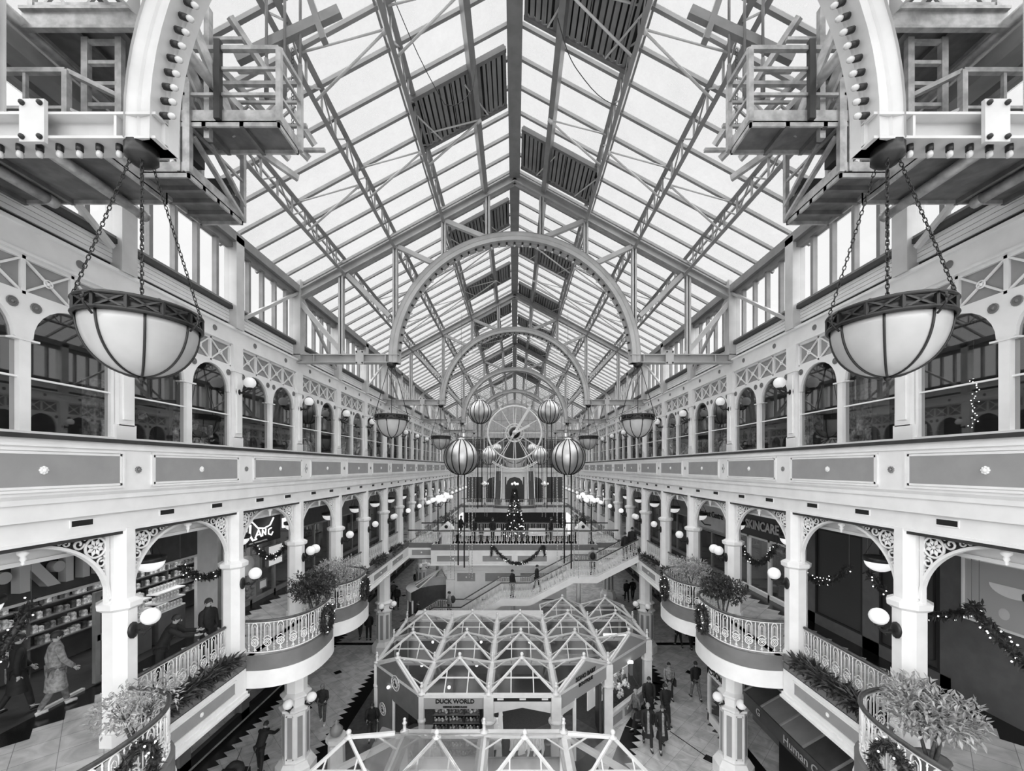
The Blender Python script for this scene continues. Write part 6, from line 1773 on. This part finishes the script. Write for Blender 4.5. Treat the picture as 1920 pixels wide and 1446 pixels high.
# right aisle
person('man in an open black coat, left of the front couple in the right aisle',5.12,15.8,0,R_(-8),'walk','long',h=1.74,hm='hair_pale',front=True)
person('person in a long black coat, right of the front couple in the right aisle',5.62,15.65,0,R_(-4),'walk2','long',h=1.74,front=True)
person('tall man in black close behind the front couple in the right aisle',5.75,17.6,0,R_(-6),'stand','long',h=1.80)
person('woman in black with dark hair behind the front couple, right side',6.35,17.3,0,R_(4),'walk','long',h=1.68,long=True)
person('woman in a grey coat with pale hair crossing the right aisle',5.0,16.95,0,R_(-78),'walk','long',h=1.64,jm='cloth_mid',hm='hair_pale',bag='cloth_dark')
person('woman in a shaggy grey coat and dark hat walking in the right aisle',7.2,19.2,0,R_(-5),'walk','long',h=1.68,jm='cloth_grey',hat='cloth_black',bag='cloth_black')
person('man in a black jacket and grey trousers walking away in the right aisle',8.42,19.1,0,R_(184),'walk',h=1.76,tm='cloth_mid')
person('person in black, left of a pair under the right curved balcony',9.85,24.7,0,R_(185),'walk',h=1.72)
person('person in black, right of a pair under the right curved balcony',10.5,24.4,0,R_(180),'walk2',h=1.78)
person('person in dark clothes far down the right ground aisle',9.0,33,0,R_(175),'walk')
person('second person in dark clothes far down the right ground aisle',9.6,33.4,0,R_(180),'walk2')
# stairs
person('man with a backpack on the lowest stair landing',-4.0,25.2,1.45,R_(-80),'walk',h=1.72,jm='cloth_grey',pack='cloth_dark')
person('person in black going down the last flight of the stairs',-5.9,25.2,.85,R_(-80),'walk',h=1.7)
person('person in black leaning on the rail of the middle stair landing',-.15,24.75,2.9,R_(60),'stand',h=1.7)
person('person in black climbing from the middle stair landing',1.35,25.0,3.15,R_(70),'walk',h=1.7)
person('person with a dark backpack on the upper stair landing',4.7,24.8,4.25,R_(175),'stand',h=1.68,jm='cloth_grey',pack='cloth_black')
person('person in black at the head of the stairs, left one',6.65,24.7,5.15,R_(200),'stand',h=1.7)
person('person in black at the head of the stairs, right one',7.15,25.0,5.4,R_(150),'stand',h=1.72)
# bridge
for i,(x,y,pn,l) in enumerate(((-2.9,29.0,'stand','person in black standing behind the bridge railing left of the tree, farther'),(-1.55,28.8,'stand','person in black beside the christmas tree on its left'),(2.55,28.9,'stand','person in black behind the bridge railing right of the tree'),(-4.0,30.6,'walk','person in dark clothes crossing the bridge, left half'),(3.6,30.8,'walk2','person in dark clothes crossing the bridge, right half'),(5.0,30.2,'stand','tall person in black near the right lamp post on the bridge'))):
    person(l,x,y,F1,R_(40*i),pn,h=1.68+.03*(i%3))
# galleries
person('man in a black coat and knitted hat looking out from the left gallery',-8.25,11.05,F1,R_(80),'stand','long',h=1.74,hat='cloth_dark')
person('person in black bending over the goods in the left gallery',-8.6,10.0,F1,R_(120),'lean',h=1.7)
person('person in a grey coat at the entrance of the nearest left shop',-10.0,8.95,F1,R_(150),'walk','long',h=1.72,jm='cloth_grey',tm='cloth_mid',shoe='cloth_pale')
person('person in dark clothes leading into the nearest left shop',-10.7,8.85,F1,R_(150),'walk2','long',h=1.7,bag='cloth_grey')
# behind the upper windows
person('dark figure behind the second upper window on the left',-8.5,9.35,F2+.02,R_(90),'stand','long',h=1.75)
person('dark figure leaning behind the third upper window on the left',-8.5,10.75,F2+.02,R_(60),'lean',h=1.72,jm='cloth_dark')
person('dark figure behind the upper window on the right beyond the bowl lamp',8.6,11.6,F2+.02,R_(-90),'stand','long',h=1.72)
# kiosk staff and visitors
sm_ = person('man in a black shirt sitting in front of the grey crest panel of the kiosk',-5.75,16.55,0,R_(20),'sit',h=1.74,tm='cloth_dark')
st_ = thing('stool','small dark stool under the seated man by the kiosk','stool',(-5.75,16.62,0))
part('seat', MB().box(-5.93,-5.57,16.55,16.95,.40,.46), ['dark'], st_)
for dx in (-.14,.14):
    for dy in (-.14,.14): part('leg', MB().box(-5.75+dx-.02,-5.75+dx+.02,16.75+dy-.02,16.75+dy+.02,0,.40), ['dark'], st_)
person('dark haired seller behind the faceted kiosk counter',GL(-2)+1.75,R1+.25,0,R_(-15),'stand',h=1.62,long=True)
person('dark haired person in black beside the kiosk of baby clothes',GL(0)-.15,R1-PG/2-.45,0,R_(100),'stand',h=1.62)
person('person in black before the duck rack behind the nearer roof',GL(0)-1.7,R1-PG/2-.5,0,R_(170),'stand',h=1.5)
# pushchair
t = thing('pushchair','dark pushchair in front of the person in black in the left ground aisle','pushchair',(-9.45,13.7,0))
px_,py_ = -9.25,13.75
g = MB(); g.box(px_-.25,px_+.25,py_-.35,py_+.25,.35,.6); g.bar((px_,py_-.35,.5),(px_,py_-.45,1.0),.45,.06); part('seat', g, ['cloth_black'], t)
g = MB(); g.lathe([(.3,0),(.28,.15),(.15,.28),(0,.32)],12,(px_,py_-.2,.75)); part('hood', g, ['cloth_dark'], t)
for sx in (-1,1):
    g = MB(); g.tube([(px_+sx*.25,py_-.4,.1),(px_+sx*.25,py_,.5),(px_+sx*.25,py_+.55,1.02)],.018,6); part('handle_bar', g, ['mid_grey'], t)
    for yy in (-.4,.3):
        g = MB(); g.tube([(px_+sx*.28,py_+yy+.1*math.cos(a),.11+.1*math.sin(a)) for a in [i*math.pi/6 for i in range(12)]],.022,5,0,closed=True); part('wheel', g, ['black'], t)
# ---------------------------------------------------------------- maintenance gantries high in the roof, one on each side
def gbox(g, x0,x1,y0,y1,z0,z1,mi=0): g.box(x0,x1,y0,y1,z0,z1,mi)
def railset(t, s, pts, z, h=1.05, posts=True, mids=(.36,.72), name='guard_rail', m='galvanised', w=.06):
    """guard rail following pts (x,y) at deck height z"""
    for (p,q) in zip(pts[:-1],pts[1:]):
        g = MB(); g.bar((s*p[0],p[1],z+h),(s*q[0],q[1],z+h),w,w); part(name, g, [m], t)
        for m_ in mids: g = MB(); g.bar((s*p[0],p[1],z+h*m_),(s*q[0],q[1],z+h*m_),.04,.04); part('middle_rail', g, [m], t)
    if posts:
        for p in pts:
            g = MB(); g.bar((s*p[0],p[1],z-.02),(s*p[0],p[1],z+h),.07,.07); part('guard_post', g, [m], t)
def platform(t, s, x0, x1, y0, y1, z, ribs=3, along='y', toe=.16):
    g = MB(); gbox(g,s*x0,s*x1,y0,y1,z-.02,z); part('deck', g, ['deck_steel'], t)
    g = MB()
    for (a,b,c,d) in ((x0,x1,y0,y0+.03),(x0,x1,y1-.03,y1),(x0,x0+.03,y0,y1),(x1-.03,x1,y0,y1)): gbox(g,s*a,s*b,c,d,z-.08,z+toe)
    part('edge_channel', g, ['galvanised'], t)
    g = MB()
    for i in range(ribs):
        if along == 'y':
            y = y0+(y1-y0)*(i+1)/(ribs+1); gbox(g,s*x0,s*x1,y-.03,y+.03,z-.09,z-.02)
        else:
            x = x0+(x1-x0)*(i+1)/(ribs+1); gbox(g,s*x-.03,s*x+.03,y0,y1,z-.09,z-.02)
    part('underside_rib', g, ['deck_steel'], t)
def gantry(s):
    t = thing('maintenance_gantry','grey steel maintenance gantry with platforms hung high in the roof on the %s' % SIDE[s],'gantry',(s*4.6,6.2,15.5))
    # outer walkway reaching towards the ridge: P1
    Y0 = 6.0; zA = 15.86
    x_in, x_out = 3.44, 5.1
    platform(t,s,x_in,x_out,Y0,Y0+.55,zA,2,'x')
    railset(t,s,[(x_out,Y0),(x_in,Y0),(x_in-.02,Y0+.55),(x_out,Y0+.55)],zA)
    for (a,b) in ((3.5,4.25),(4.25,5.0)):
        g = MB(); g.bar((s*a,Y0+.55,zA+.05),(s*b,Y0+.55,zA+.70),.03,.03); g.bar((s*b,Y0+.55,zA+.05),(s*a,Y0+.55,zA+.70),.03,.03); part('cross_brace', g, ['galvanised'], t)
    g = MB(); g.bar((s*4.32,Y0-.02,zA+.0),(s*4.32,Y0-.02,zA+1.15),.09,.07); part('dark_post', g, ['dark'], t)
    # lower walkway: P2 runs away from the camera
    zB = 15.12
    platform(t,s,4.76,5.5,6.0,7.2,zB,3,'y',.14)
    railset(t,s,[(4.76,6.0),(4.76,7.2)],zB,h=1.35,mids=(.5,))
    railset(t,s,[(5.5,6.0),(5.5,7.2)],zB,h=1.35,mids=(.5,),posts=True)
    for (x,w) in ((4.80,.08),(4.90,.05)): g = MB(); g.bar((s*x,6.02,zB+1.35),(s*x,6.02,zB),w,.08); part('corner_post', g, ['galvanised'], t)
    for (z0,z1,a,b) in ((1.0,.25,6.0,7.2),(.55,.0,6.05,7.2)):
        g = MB(); g.bar((s*4.74,a,zB+z0),(s*4.74,b,zB+z1),.07,.05); part('raking_rail', g, ['galvanised'], t)
    # wide lower deck behind the tie beam: P3
    zC = 15.0
    platform(t,s,5.45,8.4,5.1,6.45,zC,3,'x',.18)
    g = MB()
    for x in (5.55,6.35,7.2,8.0): g.bar((s*x,5.1,zC+.09),(s*x,6.45,zC+.09),.06,.08)
    part('joist', g, ['deck_steel'], t)
    for (x,l) in ((6.02,6.7),(7.1,6.35)):
        g = MB(); g.tube([(s*x,5.0,zC-.12),(s*x,l,zC-.12)],.075,12); g.tube([(s*x,l-.12,zC-.12),(s*x,l,zC-.12)],.085,12); part('roller_tube', g, ['galvanised'], t)
    # middle deck and guard rail over the tie beam
    zD = 15.15
    railset(t,s,[(8.3,5.5),(6.0,5.5),(5.2,6.4)],zD,h=.95,mids=(.48,))
    for x in (7.55,6.55):
        g = MB(); g.bar((s*x,5.5,zD),(s*x,5.5,zD+.95),.04,.04); part('guard_post', g, ['galvanised'], t)
    # upper deck with channel edge: P4
    zE = 17.0
    Yb = 5.75
    platform(t,s,4.9,6.75,Yb,Yb+1.5,zE,2,'x',.12)
    g = MB(); gbox(g,s*4.95,s*6.85,Yb-.05,Yb,zE-.12,zE+.16); gbox(g,s*4.95,s*6.85,Yb-.09,Yb-.02,zE+.13,zE+.17); gbox(g,s*4.95,s*6.85,Yb-.09,Yb-.02,zE-.14,zE-.10); part('channel_beam', g, ['galvanised'], t)
    for (x,l,r) in ((6.85,7.6,.09),(4.45,7.1,.075)):
        g = MB(); g.tube([(s*x,5.0,zE-.05 if x > 5 else zE-.55),(s*x,l,zE-.05 if x > 5 else zE-.55)],r,12); part('roller_tube', g, ['galvanised'], t)
    railset(t,s,[(6.75,Yb),(4.9,Yb)],zE,h=.9,mids=(.3,.6))
    for i in range(3):
        a = 4.95+.6*i
        g = MB(); g.bar((s*a,Yb+.02,zE+.1),(s*(a+.6),Yb+.02,zE+.85),.05,.05); g.bar((s*(a+.6),Yb+.02,zE+.1),(s*a,Yb+.02,zE+.85),.035,.035); part('cross_brace', g, ['galvanised'], t)
    # ladder between decks
    for x in (5.62,6.1):
        g = MB(); g.bar((s*x,5.85,zC+.1),(s*x,5.85,zE-.1),.09,.07); part('ladder_stile', g, ['galvanised'], t)
    for i in range(6):
        z = zC+.35+i*.3; g = MB(); g.bar((s*5.62,5.85,z),(s*6.1,5.85,z),.05,.05); part('ladder_rung', g, ['galvanised'], t)
    # sloping stair frame beside the arch, rising to the ridge
    for dx in (0,.30):
        g = MB(); g.bar((s*(4.55-dx),6.3,zA-.0),(s*(5.0-dx),5.3,zE+.9),.06,.13); part('stair_stringer', g, ['galvanised'], t)
    for (a,b,c,d,e,f_) in ((4.9,6.2,16.3,3.9,7.4,16.0),(4.8,6.3,17.2,3.7,7.4,16.35),(4.7,6.0,16.75,3.95,7.2,16.2),(4.3,6.2,17.6,3.6,7.4,16.6)):
        g = MB(); g.bar((s*a,b,c),(s*d,e,f_),.07,.10); part('raking_beam', g, ['galvanised'], t)
    for i in range(5):
        y = 6.2+.28*i; g = MB(); g.bar((s*(4.55-.18*i),y,17.25-.2*i),(s*(4.1-.18*i),y,17.25-.2*i),.06,.05); part('tread', g, ['galvanised'], t)
    g = MB(); g.bar((s*4.55,6.1,zA-.2),(s*4.55,6.1,zE+.6),.08,.08); part('hanger_post', g, ['galvanised'], t)
    # hangers up to the runway beam
    for (x,y) in ((4.05,6.7),(3.78,6.75),(3.55,6.8)):
        g = MB(); g.tube([(s*x,y,zA+1.5),(s*x,y,19.6)],.022,6); g.tube([(s*x,y,zA+.95),(s*x,y,zA+1.6)],.035,8); part('hanger_rod', g, ['steel_grey'], t)
    g = MB(); g.bar((s*4.6,6.8,17.55),(s*2.9,6.8,18.35),.10,.16); g.bar((s*3.4,6.8,18.6),(s*3.15,6.8,17.85),.12,.10); part('runway_beam', g, ['steel_grey'], t)
    # gear motors and clutter
    for (x,y,z,r) in ((5.55,6.9,16.55,.13),(7.9,5.3,15.75,.16),(4.85,7.0,15.35,.10),(5.0,6.35,15.6,.12),(6.9,5.9,15.2,.12)):
        g = MB(); g.box(s*x-r,s*x+r,y-r,y+r,z-r,z+r*.7); g.lathe([(r*.7,0),(r*.7,r*1.6),(0,r*1.7)],10,(s*x,y,z+r*.6)); part('motor', g, ['dark'], t)
    g = MB()
    for j in range(26):
        z = 16.1+j*.06; g.tube([(s*3.62+.02*math.cos(w),6.7,z+.035*math.sin(w)) for w in [i*math.pi/3 for i in range(6)]],.006,3,0,closed=True)
    part('hoist_chain', g, ['iron'], t)
    # dark sheeting panels deep in the frame
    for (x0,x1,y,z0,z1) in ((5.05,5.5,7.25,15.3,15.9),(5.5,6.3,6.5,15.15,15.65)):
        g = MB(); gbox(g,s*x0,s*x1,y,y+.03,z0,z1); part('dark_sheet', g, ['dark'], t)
    # large box girders running along the eaves
    for (x,z,w,h_) in ((7.35,17.15,.25,.35),(6.95,16.6,.35,.25)):
        g = MB(); g.box(s*(x-w/2),s*(x+w/2),4.9,8.6,z-h_/2,z+h_/2); part('box_girder', g, ['steel_grey'], t)
for s in (-1,1): gantry(s)
# loose cables hanging across the roof on the left slope and the upper wall
for (nm,pts) in (('thin loose cable looping under the left roof glazing',[(-2.5,8.0,20.3),(-1.6,9.4,19.1),(-1.0,9.6,19.6),(-.9,9.5,20.2)]),('thin loose cable sagging under the right roof glazing',[(.9,8.6,20.2),(1.4,9.2,19.7),(2.5,10.0,19.6)])):
    P = [Vector(p) for p in pts]; Q = []
    for a,b in zip(P[:-1],P[1:]):
        for i in range(6): Q.append(a.lerp(b,i/6)-Vector((0,0,.15*math.sin(math.pi*i/6))))
    Q.append(P[-1]); single('cable', MB().tube(Q,.010,4), ['dark'], nm, 'cable')

# outside, on the flat roof seen through the left high windows
t = thing('rooftop_plant_room','grey clad plant room with a pale sloping beam outside the left high windows','building',(-15,8,14.62))
g = MB(); g.box(-17.5,-13.2,7.6,10.2,14.62,17.4,0); part('cladding', g, ['mid_grey'], t)
g = MB()
for i in range(5): g.box(-13.2,-13.14,7.8+i*.5,8.1+i*.5,15.2,16.9,0)
part('louvre_panel', g, ['dark_band'], t)
g = MB(); g.bar((-12.6,7.0,14.75),(-12.6,10.6,16.9),.12,.16); part('sloping_beam', g, ['steel_paint'], t)
for y in (7.2,10.4):
    g = MB(); g.bar((-12.8,y,14.62),(-12.8,y,17.2),.1,.1); part('post', g, ['steel_mid'], t)
t = thing('rooftop_parapet','pale low rooftop wall outside the left high windows farther along','wall',(-14.5,13,14.62))
g = MB(); g.box(-15,-14.6,10.8,19,14.62,16.0,0); part('wall_slab', g, ['steel_mid'], t)
g = MB(); g.box(-15.05,-14.55,10.8,19,16.0,16.08,0); part('coping', g, ['steel_paint'], t)
